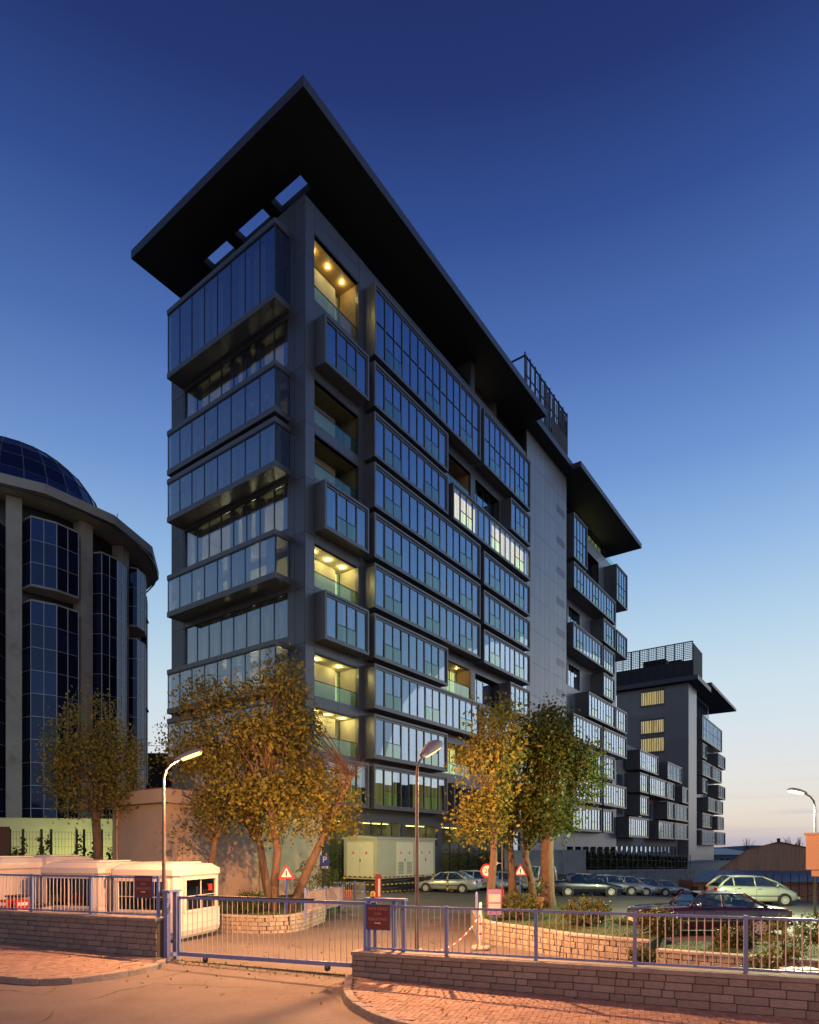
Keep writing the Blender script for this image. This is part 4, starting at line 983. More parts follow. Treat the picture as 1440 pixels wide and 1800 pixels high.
for z in (.2, .7, 1.2, 1.7, 2.2, 2.7, 3.2, 3.6, 3.95): MB().bar((.45, 0, z), (5.7, 0, z), .008, 4).build('wire', 'darkgreen', mf)
tg_ = thing('timber_gate', 'dark brown timber gate at the end of the mesh fence', 'gate', tuple(pxd(-25, 31.3)), 0)
for i in range(7): ubox('plank', 'twig', tg_, i * .17, i * .17 + .155, 0, .05, 0, 4.2)
ubox('rail', 'twig', tg_, 0, 1.2, .05, .1, 2.6, 2.75)

# ================================================================== FOLIAGE
def leaves_mesh(name, pts, size, m, aspect=.66, jitter=.42, droop=0.):
    """leaf-sized folded faces at the given points"""
    n = len(pts); P = np.asarray(pts, float)
    d = rng.normal(size=(n, 3)); d[:, 2] -= droop; d /= np.linalg.norm(d, axis=1)[:, None]
    q = rng.normal(size=(n, 3)); q -= (q * d).sum(1)[:, None] * d; q /= np.linalg.norm(q, axis=1)[:, None]
    s = size * (1 + jitter * rng.normal(size=n).clip(-1.5, 1.8))[:, None]
    nn = np.cross(d, q)
    V = np.stack([P - d * s * .5, P + q * s * aspect * .5 + nn * s * .12, P + d * s * .5, P - q * s * aspect * .5 + nn * s * .12], 1).reshape(-1, 3)
    me = bpy.data.meshes.new(name); me.vertices.add(4 * n); me.loops.add(4 * n); me.polygons.add(n)
    me.vertices.foreach_set('co', V.ravel()); me.loops.foreach_set('vertex_index', np.arange(4 * n, dtype=np.int32))
    me.polygons.foreach_set('loop_start', np.arange(0, 4 * n, 4, dtype=np.int32)); me.polygons.foreach_set('loop_total', np.full(n, 4, dtype=np.int32))
    me.materials.append(M[m]); me.update(); me.validate(); return me
def crown_pts(blobs, nclust, per, spread, shell=.55, gaps=False):
    """clusters of leaves through the crown's blobs, thicker toward the outside"""
    w_ = np.array([b[3] * b[4] * b[5] for b in blobs]); w_ = w_ / w_.sum(); C = []
    while len(C) < nclust:
        b = blobs[rng.choice(len(blobs), p=w_)]; v = rng.normal(size=3); v /= np.linalg.norm(v); r = rng.uniform(shell ** 3, 1.06) ** (1 / 3)
        c = np.array(b[:3]) + v * r * np.array(b[3:6])
        C.append(c)
    C = np.array(C)
    ph = rng.uniform(0, 6, 3); gap = np.sin(C[:, 0] * 2.3 + ph[0]) + np.sin(C[:, 2] * 2.7 + ph[1]) + np.sin(C[:, 1] * 2.1 + ph[2]) + rng.normal(size=len(C)) * .5
    if gaps: C = C[gap > -.5]
    nclust = len(C)
    P = np.repeat(C, per, 0) + rng.normal(size=(nclust * per, 3)) * spread * rng.uniform(.5, 1.3, size=(nclust, 1)).repeat(per, 0)
    return C, P
def tree(name, label, base, trunk, blobs, nclust, per, leaf, m, spread=.28, limbs=28, r0=.2, group=None, shell=.5, bark='bark', droop=.2, extra=None):
    """trunk: list of offsets from base with radii; limbs run to leaf clusters"""
    root = thing(name, label, 'tree', tuple(base), 0, group)
    tb = MB(); tb.tube([t[:3] for t in trunk], [t[3] for t in trunk], 10)
    C, P = crown_pts(blobs, nclust, per, spread, shell, True)
    top = Vector(trunk[-1][:3]); nt_ = len(trunk)
    idx = rng.choice(len(C), min(limbs, len(C)), replace=False)
    for i in idx:
        c = Vector(C[i]); k = random.randint(max(1, nt_ // 2), nt_ - 1); s = Vector(trunk[k][:3]); rr = trunk[k][3] * random.choice((.42, .3, .2, .2))
        mid = s.lerp(c, .5) + Vector((random.gauss(0, .15), random.gauss(0, .15), random.uniform(.0, .45)))
        q1 = s.lerp(mid, .5) + Vector((0, 0, random.uniform(0, .15)))
        tb.tube([s, q1, mid, mid.lerp(c, .6) + Vector((0, 0, .05)), c], [rr, rr * .75, rr * .5, rr * .28, .008], 6)
    tb.build('trunk', bark, root, True)
    if nclust: obj('crown', leaves_mesh('crown', P, leaf, m, droop=droop), root)
    return root
# left, slender willow-like tree in front of the office building
gb = lambda p: (p[0], p[1], G(p[0], p[1]))
t_ = pxd(172, 29)
tree('willow_tree', 'single narrow leaved tree with straight trunk in front of the round office building', gb(t_), [(0, 0, 0, .24), (.05, 0, 1.6, .21), (-.03, 0, 3.4, .19), (-.1, 0, 4.6, .2), (-.1, 0, 6, .1), (-.2, 0, 8.2, .05)],
     [(-.1, 0, 6.6, 1.9, 1.9, 2.3), (-.8, 0, 7.8, 1.5, 1.6, 1.8), (1.0, 0, 6.9, 1.2, 1.4, 1.9), (-1.5, 0, 6.0, .85, 1, 1.5), (-.2, 0, 9.0, 1.2, 1.2, 1.1)], 1150, 14, .115, 'leaf_willow', spread=.26, droop=.8, limbs=120)
# planting bed with four trees before the annexe
PZ = .72
t_ = pxd(362, 25.5)
tree('plane_tree', 'small leaning tree right behind the white kiosk', (t_.x, t_.y, PZ - .3), [(0, 0, 0, .17), (.1, 0, 1.5, .15), (.35, 0, 2.8, .12), (.2, 0, 4.4, .07)],
     [(.4, 0, 4.2, 1.1, 1.1, 1.2), (.2, .2, 5.4, 1.0, 1.1, 1.3), (-.5, 0, 6.8, 1.1, 1.2, 1.6), (-.9, 0, 3.2, .6, .7, .6)], 420, 14, .115, 'leaf_mix', limbs=60)
t_ = pxd(484, 24.3)
tree('plane_tree', 'tall straight tree with pale trunk in the raised bed', (t_.x, t_.y, PZ - .3), [(0, 0, 0, .17), (-.02, 0, 1.4, .16), (.1, 0, 2.6, .145), (-.12, 0, 4.0, .14), (-.25, 0, 5.5, .11), (-.2, 0, 7.2, .07), (-.1, 0, 8.6, .03)],
     [(-.3, 0, 4.2, 1.5, 1.2, 1.2), (-.7, 0, 6.2, 1.9, 1.5, 1.8), (-.2, .2, 8.0, 1.6, 1.4, 1.5), (1.0, 0, 4.6, 1.1, 1, 1.1), (-1.6, .2, 8.2, 1.0, 1, 1.0), (.3, 0, 9.3, .8, .8, .8)], 1250, 14, .125, 'leaf_gold', limbs=110)
t_ = pxd(466, 25.6)
tree('plane_tree', 'dark trunked tree standing close behind the pale trunked one', (t_.x, t_.y, PZ - .3), [(.3, 0, 0, .17), (0, 0, 1.5, .16), (-.2, 0, 2.8, .14), (-.5, 0, 4.6, .1), (-.9, 0, 6.8, .05)],
     [(-1.2, 0, 4.4, 1.4, 1.2, 1.3), (-1.6, 0, 6.6, 1.8, 1.4, 1.8), (-2.2, 0, 8.4, 1.4, 1.2, 1.2)], 950, 14, .12, 'leaf_mix', limbs=90)
t_ = pxd(522, 25.0)
tree('plane_tree', 'tree leaning strongly to the right beside the triangular warning sign', (t_.x, t_.y, PZ - .3), [(-.3, 0, 0, .19), (.2, 0, 1.3, .17), (.75, 0, 2.5, .15), (1.3, 0, 3.7, .12), (1.9, 0, 5.0, .10), (2.15, 0, 5.6, .12)],
     [(1.0, 0, 3.9, .95, .9, .75), (1.6, 0, 4.7, .9, .8, .75), (.5, 0, 5.2, .9, .8, .9), (.0, 0, 7.3, 1.0, .9, 1.4), (2.2, 0, 3.8, .55, .6, .5)], 430, 14, .12, 'leaf_gold', limbs=70)
# bare pollard twigs on the leaning tree
pl_ = [o for o in COL.objects if o.get('label', '').startswith('tree leaning')][0]
tw = MB()
for i in range(46):
    a_ = random.uniform(0, 2 * math.pi); e_ = random.uniform(.2, 1.2); s = Vector((2.1 + random.gauss(0, .1), 0, 5.55)); l_ = random.uniform(.6, 1.35)
    d_ = Vector((math.cos(a_) * math.cos(e_), math.sin(a_) * math.cos(e_), math.sin(e_))); tw.tube([s, s + d_ * l_ * .5 + Vector((0, 0, .05)), s + d_ * l_], [.018, .011, .004], 4)
tw.build('twigs', 'twig', pl_)
# right island: four trunks
for lab, u, d_, tk, bl, m, nc, lf in (
    ('bright trunked slim tree beside the round speed limit sign', 866, 24, [(-.15, 0, 0, .19), (-.05, 0, 1.3, .165), (.05, 0, 2.5, .14), (.0, 0, 4.0, .12), (.05, 0, 6.2, .07), (.1, 0, 7.6, .03)],
     [(-.5, 0, 3.9, 1.1, 1, .9), (-.3, 0, 5.5, 1.3, 1.2, 1.4), (.3, 0, 7.1, 1.2, 1.1, 1.2), (-1.1, 0, 3.3, .6, .6, .5)], 'leaf_gold', 420, .14),
    ('slim tree with dark trunk in the middle of the island bed', 900, 26, [(.05, 0, 0, .19), (0, 0, 1.6, .165), (-.08, 0, 3, .14), (0, 0, 5.6, .08), (.1, 0, 7.6, .03)],
     [(.2, 0, 4.0, 1.2, 1.1, 1), (.2, 0, 6.0, 1.5, 1.3, 1.6), (.0, 0, 7.9, 1.2, 1.1, 1.0)], 'leaf_gold', 420, .145),
    ('crooked tree behind the red triangular sign in the island bed', 930, 27, [(.25, 0, 0, .17), (.1, 0, 1.4, .155), (-.15, 0, 2.4, .14), (-.05, 0, 4, .12), (.3, 0, 6.5, .06)],
     [(.2, 0, 3.9, 1.2, 1, .9), (.5, 0, 5.8, 1.4, 1.2, 1.4), (.6, 0, 7.9, 1.2, 1.1, .9)], 'leaf_mix', 360, .145),
    ('thick trunked tree with greener crown at the end of the island bed', 964, 25.5, [(.05, 0, 0, .33), (-.02, 0, 1.0, .28), (-.05, 0, 2.6, .26), (.05, 0, 4.2, .2), (.3, 0, 6.2, .1), (.4, 0, 7.4, .05)],
     [(.1, 0, 4.3, 1.1, 1.1, 1), (.5, .2, 6.0, 1.4, 1.3, 1.5), (.1, 0, 7.3, 1.2, 1.1, 1.1), (1.5, 0, 5.6, .7, .8, 1.1), (1.2, 0, 6.8, .7, .8, .7)], 'leaf_green', 620, .155)):
    t_ = pxd(u, d_); tree('poplar_tree', lab, (t_.x, t_.y, .35), tk, bl, int(nc * 1.75), 14, lf * .86, m, limbs=80, shell=.45)
def shrub(label, x, y, z, rx, rz, m='leaf_bush', n=170, leaf=.06, name='shrub', group=None, cat='shrub', ry=None):
    root = thing(name, label, cat, (x, y, z), 0, group); ry = ry or rx
    C, P = crown_pts([(0, 0, rz * .98, rx, ry, rz)], n, 16, .075, .72)
    C2, P2 = crown_pts([(0, 0, rz * .98, rx * .8, ry * .8, rz * .8)], n // 3, 12, .09, .2)
    obj('foliage', leaves_mesh('foliage', np.vstack([P, P2]), leaf, m), root)
    tb = MB()
    for i in range(9): c = C[i]; tb.tube([(0, 0, -.1), (c[0] * .3, c[1] * .3, rz * .5), tuple(c)], [.03, .02, .006], 5)
    tb.build('stem', 'twig', root); return root
# ================================================================== PLANTING BEDS
def bed(name, poly, z, label_wall, wallpath, rows, m='grass', zb=lambda x: .05, seed=2, mname='stone_warm'):
    b = MB(); n = len(poly)
    b.prism(poly, -.4, z); tag(b.build(name, m), kind='structure')
    r_ = thing('retaining_wall', label_wall, 'wall'); stone_run(r_, wallpath, zb, lambda x: z + .06, rows, (.16, .42), .24, mname, cap=.06, capw=.025, seed=seed); return r_
lbp = [(-8.2, 23.4), (-6.3, 22.5), (-5.2, 22.2), (-4.4, 22.5), (-4.0, 23.2), (-3.6, 26), (-3.3, 30), (-4.9, 35.4), (-10.2, 28.2)]
bed('planting_bed', lbp, .66, 'curved cream stone wall of the raised bed next to the white kiosk', lbp[:6], 4, seed=8)
rbp = [(2.35, 20.6), (2.7, 19.7), (3.5, 18.7), (4.3, 17.4), (5.3, 16.5), (6.1, 15.95), (7.2, 17.6), (7.4, 20), (7.3, 25), (6.4, 28.4), (3.4, 28.4), (2.5, 24)]
bed('planting_bed', rbp, .72, 'curved cream stone wall of the island bed with clipped shrubs', [rbp[-1]] + rbp[:6], 4, seed=9, zb=lambda x: .06)
lb2 = [(6.25, 15.85), (7.2, 15.25), (8.6, 14.55), (10.4, 13.7), (13, 14.6), (10.6, 17.3), (7.5, 17.5)]
bed('planting_bed', lb2, .52, 'lower cream stone wall stepping down along the drive behind the fence', lb2[:4], 3, seed=10, zb=lambda x: .05)
shrub('broad clipped yellowish shrub at the foot of the island trees', *pxd(912, 21.2).xy, .70, .78, .46)
shrub('round clipped shrub on the island bed between thick tree and fence', *pxd(1030, 19.5).xy, .70, .72, .44)
shrub('clipped dome shrub in front of the dark red saloon bonnet', *pxd(1158, 17.3).xy, .70, .54, .36)
shrub('flat clipped shrub beside the dark red saloon rear wheel', *pxd(1290, 16.6).xy, .42, .46, .28)
shrub('loose wispy shrub leaning on the fence by the red saloon boot', *pxd(1378, 14.3).xy, .45, .45, .55, n=60, m='leaf_mix')
shrub('dark leafy shrub at the edge of the car park under the white lamp', *pxd(1432, 18.0).xy, .4, .45, .42, m='leaf_green', n=90)
shrub('low straggling plant at the foot of the lower bed', *pxd(1130, 15.3).xy, .3, .30, .2, n=50)
shrub('low grey green ground plant along the lower bed wall', *pxd(1345, 13.6).xy, .35, .45, .16, n=60)
shrub('small green shrub under the pale trunked tree', *pxd(440, 24).xy, .66, .62, .38, m='leaf_green')
shrub('thin reddish shrub against the annexe wall', *pxd(545, 30).xy, .5, .9, 1.1, m='leaf_mix', n=90)
shrub('bushy shrub at the end of the annexe wall', *pxd(578, 33).xy, .4, .8, .9, m='leaf_green', n=110)
# climbers on the mesh fence and before the lobby windows
def climber(label, p, w_, h, ang, n, m='leaf_vine', leaf=.13, hedge=False):
    r_ = thing('climbing_plant', label, 'plant', tuple(p), ang)
    tops = rng.uniform(.8 if hedge else .45, 1.0, size=int(w_ / .18) + 2); pts = []
    for _ in range(n):
        x = rng.uniform(0, w_); t = tops[int(x / .18)]; z = h * t * rng.uniform(0, 1) ** .8 - (.0236 * x if hedge else 0); pts.append((x + rng.normal() * .05, rng.normal() * .09, z))
    obj('foliage', leaves_mesh('foliage', pts, leaf, m), r_); tb = MB()
    for i in range(int(w_ / .35) if not hedge else 12): x = .1 + i * .35; tb.tube([(x, 0, 0), (x + random.gauss(0, .08), .03, h * .4), (x + random.gauss(0, .12), 0, h * tops[int(x / .18)] * .95)], [.02, .014, .005], 5)
    tb.build('stem', 'twig', r_); return r_
climber('tangle of climbing plants over the mesh fence by the lime wall', pxd(25, 31.0, .1), 5.0, 3.75, math.atan2(1.2, 6.0), 3600, leaf=.15)
climber('bamboo like climbers in front of the lobby glass beside the transformer', W(.3, -1.0, .1), 2.0, 3.4, ROT, 520, leaf=.16)
climber('tall climbers against the lobby glass behind the parked silver cars', W(18.0, -.8, .1), 10.5, 3.6, ROT, 1500, leaf=.18)
climber('dark hedge growing along the fence on top of the retaining wall', W(30.6, -8.4, .45), 46.5, 2.3, ROT, 11000, 'hedge', .34, True)

# ================================================================== RETAINING WALLS OF THE TERRACE
tw_ = thing('terrace_wall', 'tall plain grey green wall end behind the parked navy saloon', 'wall', (O0.x, O0.y, 0), ROT)
MB().box(13.5, 30.4, -9.0, -8.6, -2, 2.9).build('wall', 'concrete', tw_)
MB().box(13.5, 30.45, -9.04, -8.56, 2.9, 2.98).build('coping', 'concrete', tw_)
tw2 = thing('terrace_wall', 'long stained concrete retaining wall below the dark hedge and car row', 'wall', (O0.x, O0.y, 0), ROT)
MB().add([(30.4, -9.2, -3), (80, -9.2, -9), (80, -8, -9), (30.4, -8, -3), (30.4, -9.2, .62), (80, -9.2, -.55), (80, -8, -.55), (30.4, -8, .62)], [(0, 3, 2, 1), (4, 5, 6, 7), (0, 1, 5, 4), (1, 2, 6, 5), (2, 3, 7, 6), (3, 0, 4, 7)]).build('wall', 'concrete', tw2)
MB().add([(30.4, -9.3, .62), (80, -9.3, -.55), (80, -7.9, -.55), (30.4, -7.9, .62), (30.4, -9.3, .95), (80, -9.3, -.22), (80, -7.9, -.22), (30.4, -7.9, .95)], [(0, 3, 2, 1), (4, 5, 6, 7), (0, 1, 5, 4), (1, 2, 6, 5), (2, 3, 7, 6), (3, 0, 4, 7)]).build('coping', 'concrete', tw2)
tf = tag(MB().box(30.4, 130, -8.0, 0, -9, .4).build('terrace', 'concrete'), kind='structure'); tf.location = (O0.x, O0.y, 0); tf.rotation_euler = (0, 0, ROT)
hf = thing('hedge_fence', 'dark green wire fence standing in the hedge above the retaining wall', 'fence', (O0.x, O0.y, 0), ROT)
for i in range(24): x = 30.6 + 2.1 * i; zz = .95 - (x - 30.4) * .0236; ubox('post', 'darkgreen', hf, x - .05, x + .05, -8.7, -8.6, zz - .3, zz + 2.3)
for k in range(3): MB().bar((30.6, -8.65, 1.2 + k * .9), (79, -8.65, .05 + k * .9), .025, 4).build('wire', 'darkgreen', hf)

# ================================================================== TRANSFORMER CABINET AND BARRIERS
tk = thing('transformer_cabinet', 'pale green steel transformer cabinet with double doors and vents before the lobby', 'cabinet', tuple(W(2.2, -4.7, 0)), ROT)
Lc, Dc, Z0, Z1 = 7.2, 3.0, .98, 3.78
MB().box(0, Lc, 0, Dc, Z0, Z1).build('body', 'cabinet', tk)
MB().add([(-.12, -.12, Z1), (Lc + .12, -.12, Z1), (Lc + .12, Dc + .12, Z1), (-.12, Dc + .12, Z1), (-.12, -.12, Z1 + .12), (Lc + .12, -.12, Z1 + .12), (Lc + .12, Dc / 2, Z1 + .26), (-.12, Dc / 2, Z1 + .26), (Lc + .12, Dc + .12, Z1 + .12), (-.12, Dc + .12, Z1 + .12)],
         [(0, 3, 2, 1), (0, 1, 5, 4), (4, 5, 6, 7), (7, 6, 8, 9), (3, 9, 8, 2), (0, 4, 7, 9, 3), (1, 2, 8, 6, 5)]).build('roof', 'cabinet', tk)
MB().box(.3, Lc - .3, .3, Dc - .3, -.1, Z0).build('plinth', 'mortar', tk)
def cab_door(x0, x1, vents, side=False):
    hw = (x1 - x0) / 2
    for i in range(2):
        a, c = x0 + i * hw + .015, x0 + (i + 1) * hw - .015
        if side: d = MB().box(-.04, -.005, a, c, Z0 + .12, Z1 - .2).build('door', 'cabdoor', tk)
        else: d = MB().box(a, c, -.04, -.005, Z0 + .12, Z1 - .2).build('door', 'cabdoor', tk)
        m_ = (a + c) / 2
        def bx(p0, p1, z0, z1, mm, nm, dd=.012):
            (MB().box(-.04 - dd, -.041, p0, p1, z0, z1) if side else MB().box(p0, p1, -.04 - dd, -.041, z0, z1)).build(nm, mm, d)
        bx(m_ - .07, m_ + .07, Z0 + 1.78, Z0 + 1.9, 'red', 'warning_label'); bx(m_ - .05, m_ + .05, Z0 + 1.62, Z0 + 1.78, 'white', 'warning_label', .008)
        bx(m_ - .035, m_ + .035, Z0 + 1.68, Z0 + 1.76, 'red', 'warning_label', .014)
        if i == 0: bx(c - .06, c - .01, Z0 + 1.2, Z0 + 1.4, 'blackplastic', 'handle', .05)
        if vents:
            for q in range(9): bx(m_ - hw * .3, m_ + hw * .3, Z0 + .3 + q * .1, Z0 + .36 + q * .1, 'vent', 'vent_slat', .02)
cab_door(.3, 2.7, False, True); cab_door(2.2, 4.25, True); cab_door(4.85, 6.9, False)
def barrier(label, pts, h=1.1, base=.1):
    r_ = thing('striped_barrier', label, 'barrier', (0, 0, 0), 0, 'black and yellow barriers round the transformer')
    for p, q in zip(pts, pts[1:]):
        p, q = Vector(p), Vector(q); l_ = (q - p).length; n = max(2, int(l_ / .22))
        for z in (base + .12, base + h * .55, base + h):
            for i in range(n):
                s, e = p.lerp(q, i / n), p.lerp(q, (i + 1) / n); bar_ = MB().bar((s.x, s.y, z), (e.x, e.y, z), .042, 6); (ST_Y if i % 2 else ST_B).append((bar_, r_))
    for p in pts:
        n = 6
        for i in range(n): (ST_Y if i % 2 else ST_B).append((MB().bar((p[0], p[1], base + h * i / n), (p[0], p[1], base + h * (i + 1) / n), .05, 6), r_))
    return r_
ST_Y, ST_B = [], []
wxy = lambda a, b: tuple(W(a, b).xy) + (0,)
barrier('black and yellow striped barrier in front of the transformer doors', [wxy(1.0, -2.8), wxy(1.0, -5.9), wxy(6.0, -6.1)])
barrier('second black and yellow striped barrier at the narrow end of the transformer', [wxy(6.9, -6.1), wxy(9.6, -6.2)])
barrier('short black and yellow barrier beside the parked silver hatchback', [wxy(4.6, -8.9), wxy(6.0, -9.4)])
for lst, mm in ((ST_Y, 'yellow'), (ST_B, 'black')):
    for mb, r_ in lst: mb.build('striped_tube', mm, r_)
st_ = thing('cabinet_steps', 'steel steps with black stringers leading up to the transformer doors', 'steps', tuple(W(4.2, -5.3, .05)), ROT)
for i in range(4): ubox('tread', 'mullion', st_, -1, 1, -.25 * i - .1, -.25 * i + .15, .8 - .2 * i, .84 - .2 * i)
for x in (-1.02, 1.02): MB().bar((x, .1, .95), (x, -1.1, 0), .05, 4).build('stringer', 'black', st_)

# ================================================================== KIOSKS
def kiosk(label, p, ang, w_=2.35, d_=2.35, h=2.5, right=True, front='window', frontm='darkint'):
    k = thing('kiosk', label, 'kiosk', tuple(p), ang, 'white fibreglass kiosks')
    b = MB(); c = .16
    def octo(wx, wy, cc): return [(-wx + cc, -wy), (wx - cc, -wy), (wx, -wy + cc), (wx, wy - cc), (wx - cc, wy), (-wx + cc, wy), (-wx, wy - cc), (-wx, -wy + cc)]
    lv = [(.12, -.10, .14), (.22, -.01, .15), (.34, .02, .16), (.95, .02, .16), (1.02, -.02, .14), (h - .42, -.02, .14), (h - .36, .03, .16), (h - .18, .03, .17), (h - .02, -.16, .2), (h, -.34, .2)]
    vs = []; n = 8
    for z, o, cc in lv: vs += [(x, y, z) for x, y in octo(w_ / 2 + o, d_ / 2 + o, cc)]
    fsx = [(i * n + q, i * n + (q + 1) % n, (i + 1) * n + (q + 1) % n, (i + 1) * n + q) for i in range(len(lv) - 1) for q in range(n)]
    fsx += [tuple(range(n - 1, -1, -1)), tuple(range((len(lv) - 1) * n, len(lv) * n))]
    b.add(vs, fsx).build('shell', 'kiosk', k)
    for zz in (.36, 1.0): MB().box(-w_ / 2 + .12, w_ / 2 - .12, -d_ / 2 - .034, -d_ / 2 - .01, zz, zz + .012).build('seam', 'blind', k); MB().box(w_ / 2 + .01, w_ / 2 + .034, -d_ / 2 + .12, d_ / 2 - .12, zz, zz + .012).build('seam', 'blind', k)
    MB().box(-w_ / 2 + .2, w_ / 2 - .2, -d_ / 2 + .2, d_ / 2 - .2, -.02, .13).build('base_frame', 'blackplastic', k)
    MB().box(-w_ / 2 + .5, w_ / 2 - .5, -d_ / 2 + .45, d_ / 2 - .45, h, h + .045).build('roof_panel', 'kiosk', k)
    def win(face, u0, u1, z0, z1, inner, mid=True):
        def bx(a0, a1, y0, y1, za, zb):
            if face == 'front': return MB().box(a0, a1, -d_ / 2 + y0, -d_ / 2 + y1, za, zb)
            return MB().box(w_ / 2 - y1, w_ / 2 - y0, a0, a1, za, zb)
        f = bx(u0 - .1, u1 + .1, -.06, .02, z1, z1 + .09)
        for q in (bx(u0 - .1, u1 + .1, -.055, .02, z0 - .08, z0), bx(u0 - .1, u0, -.05, .02, z0, z1), bx(u1, u1 + .1, -.05, .02, z0, z1)): f.add(q.v, q.f)
        fr = f.build('window', 'kiosk', k)
        bx(u0, u1, .0195, .03, z0, z1).build('window_recess', inner, fr)
        m_ = (u0 + u1) / 2
        bx(u0, m_ - .02, -.012, -.004, z0, z1).build('pane', 'carglass', fr); bx(m_ + .02, u1, -.012, -.004, z0, z1).build('pane', 'carglass', fr)
        bars = bx(m_ - .014, m_ + .014, -.03, .0, z0, z1); q = bx(u0, u1, -.028, -.006, z0 + (z1 - z0) * .45, z0 + (z1 - z0) * .45 + .018)
        if mid: bars.add(q.v, q.f)
        bars.build('window_bars', 'kiosk', fr); return fr
    hw = w_ / 2 - .38
    if front == 'window': win('front', -hw, hw, 1.05, 1.95, frontm, frontm == 'darkint')
    if right:
        fr = win('right', -hw + .05, hw - .05, 1.02, 1.98, 'darkint')
        MB().box(w_ / 2 + .014, w_ / 2 + .018, hw - .42, hw - .2, 1.58, 1.8).build('red_sticker', 'red', fr)
        text('lettering', 'e', .26, 'black', fr, (w_ / 2 + .017, hw - .46, 1.8), (R(90), 0, R(90)))
        MB().box(w_ / 2 + .018, w_ / 2 + .03, -hw, hw, .55, .565).build('trim_line', 'beige', k)
    return k
KA = math.atan2(-.65, 2.4)
kiosk('white fibreglass kiosk with large dark corner windows next to the gate', Vector((-8.1, 21.0, .12)), KA, 2.5, 2.5)
kiosk('white fibreglass kiosk with grey blinds behind its wide front window', Vector((-10.85, 21.75, .18)), KA, 2.55, 2.4, 2.48, right=False, frontm='blind')
kiosk('white kiosk set back with a narrow dark window', Vector((-13.35, 23.6, .2)), KA, 1.9, 2.3, 2.62, right=False)
k4 = kiosk('white kiosk with an orange panel behind the fence end', Vector((-14.3, 22.0, .2)), KA, 2.2, 2.4, 2.6, right=False, front='none')
MB().box(-.5, .9, -1.26, -1.22, 1.3, 1.85).build('orange_panel', 'orangep', k4); MB().box(-.95, .95, -1.24, -1.21, .5, 2.1).build('hatch', 'kiosk', k4)
for i, (u, dd) in enumerate(((8, 19.6), (28, 19.9), (40, 19.7))):
    c = thing('crate', ['red crate stack in front of the orange panel kiosk', 'red crate stack between orange panel kiosk and grey bin', 'red crate stack beside the grey wheeled bin'][i], 'crate', tuple(pxd(u, dd, .35)), .3 * i, 'red crates by the kiosks')
    MB().box(-.2, .2, -.15, .15, 0, 1.15).build('body', 'red', c)
    for q in range(5): MB().box(-.14, .14, -.156, -.151, .1 + q * .22, .2 + q * .22).build('slot', 'white', c)
for lab, u, dd, hh, mm in (('grey wheeled bin lid showing above the wall beside the kiosks', 34, 20.3, 1.35, 'blind'), ('small grey bin between two kiosks', 69, 20.2, 1.05, 'blind')):
    c = thing('litter_bin', lab, 'bin', tuple(pxd(u, dd, .2))); MB().add([(-.2, -.2, 0), (.2, -.2, 0), (.2, .2, 0), (-.2, .2, 0), (-.26, -.26, hh), (.26, -.26, hh), (.26, .26, hh), (-.26, .26, hh)], [(0, 3, 2, 1), (4, 5, 6, 7), (0, 1, 5, 4), (1, 2, 6, 5), (2, 3, 7, 6), (3, 0, 4, 7)]).build('body', mm, c)
    MB().box(-.29, .29, -.29, .29, hh, hh + .06).build('lid', 'mullion', c)

# ================================================================== STREET LAMPS
def street_lamp(label, x, y, h, ang, tilt, mpole, mlens, col, energy, reach=.55, size=1.0, zb=None, pr=.045, cone=176, lean=24):
    """pole bent over at the top with a shoebox head; ang: direction the head points"""
    zb = G(x, y) if zb is None else zb
    l = thing('street_lamp', label, 'lamp', (x, y, zb), ang)
    pts = [(0, 0, 0), (0, 0, h * .5), (0, 0, h - .45), (.05, 0, h - .22), (.18, 0, h - .06), (reach * .7, 0, h + .06)]
    MB().tube(pts, [pr * 1.25, pr * 1.05, pr * .8, pr * .75, pr * .7, pr * .65], 10).build('pole', mpole, l, True)
    hd = bpy.data.objects.new('head', None)
    b = MB(); s = size
    prof = [(-.02, .055, .05), (.06, .085, .075), (.3, .15, .10), (.52, .17, .10), (.66, .14, .07), (.70, .10, .03)]
    vs = []; n = 10
    for xx, ww, hh in prof:
        for q in range(n):
            t = math.pi * q / (n - 1); vs.append((xx * s, ww * s * math.cos(t), hh * s * 1.3 * math.sin(t)))
    fsx = [(i * n + q, i * n + q + 1, (i + 1) * n + q + 1, (i + 1) * n + q) for i in range(len(prof) - 1) for q in range(n - 1)] + [tuple(range(n)), tuple(range((len(prof) - 1) * n, len(prof) * n))]
    Mt = Matrix.Translation((reach * .62, 0, h + .05)) @ Matrix.Rotation(-tilt, 4, 'Y')
    b.v = [tuple(Mt @ Vector(v)) for v in vs]; b.f = fsx; b.m = [0] * len(fsx); head = b.build('housing', 'lampgrey', l, True)
    e = MB(); vs = []
    for xx, ww in ((.14, .09), (.3, .135), (.5, .15), (.64, .12)):
        for q in range(7): t = math.pi * q / 6; vs.append(tuple(Mt @ Vector((xx * s, ww * s * math.cos(t), -.055 * s * math.sin(t) - .004))))
    e.add(vs, [(i * 7 + q, (i + 1) * 7 + q, (i + 1) * 7 + q + 1, i * 7 + q + 1) for i in range(3) for q in range(6)]).build('lens', mlens, l, True)
    li = bpy.data.lights.new('lamp_glow', 'SPOT' if cone else 'POINT'); li.energy = energy; li.color = col; li.shadow_soft_size = .07; 
    if cone: li.spot_size = R(cone); li.spot_blend = .3
    lo_ = bpy.data.objects.new('lamp_glow', li); COL.objects.link(lo_); lo_.parent = l; lo_.location = Mt @ Vector((.38 * s, 0, -.115 * s)); lo_.rotation_euler = Vector((-math.sin(R(lean)), 0, math.cos(R(lean)))).to_track_quat('Z', 'Y').to_euler()
    return l
SOD = (1, .42, .17)
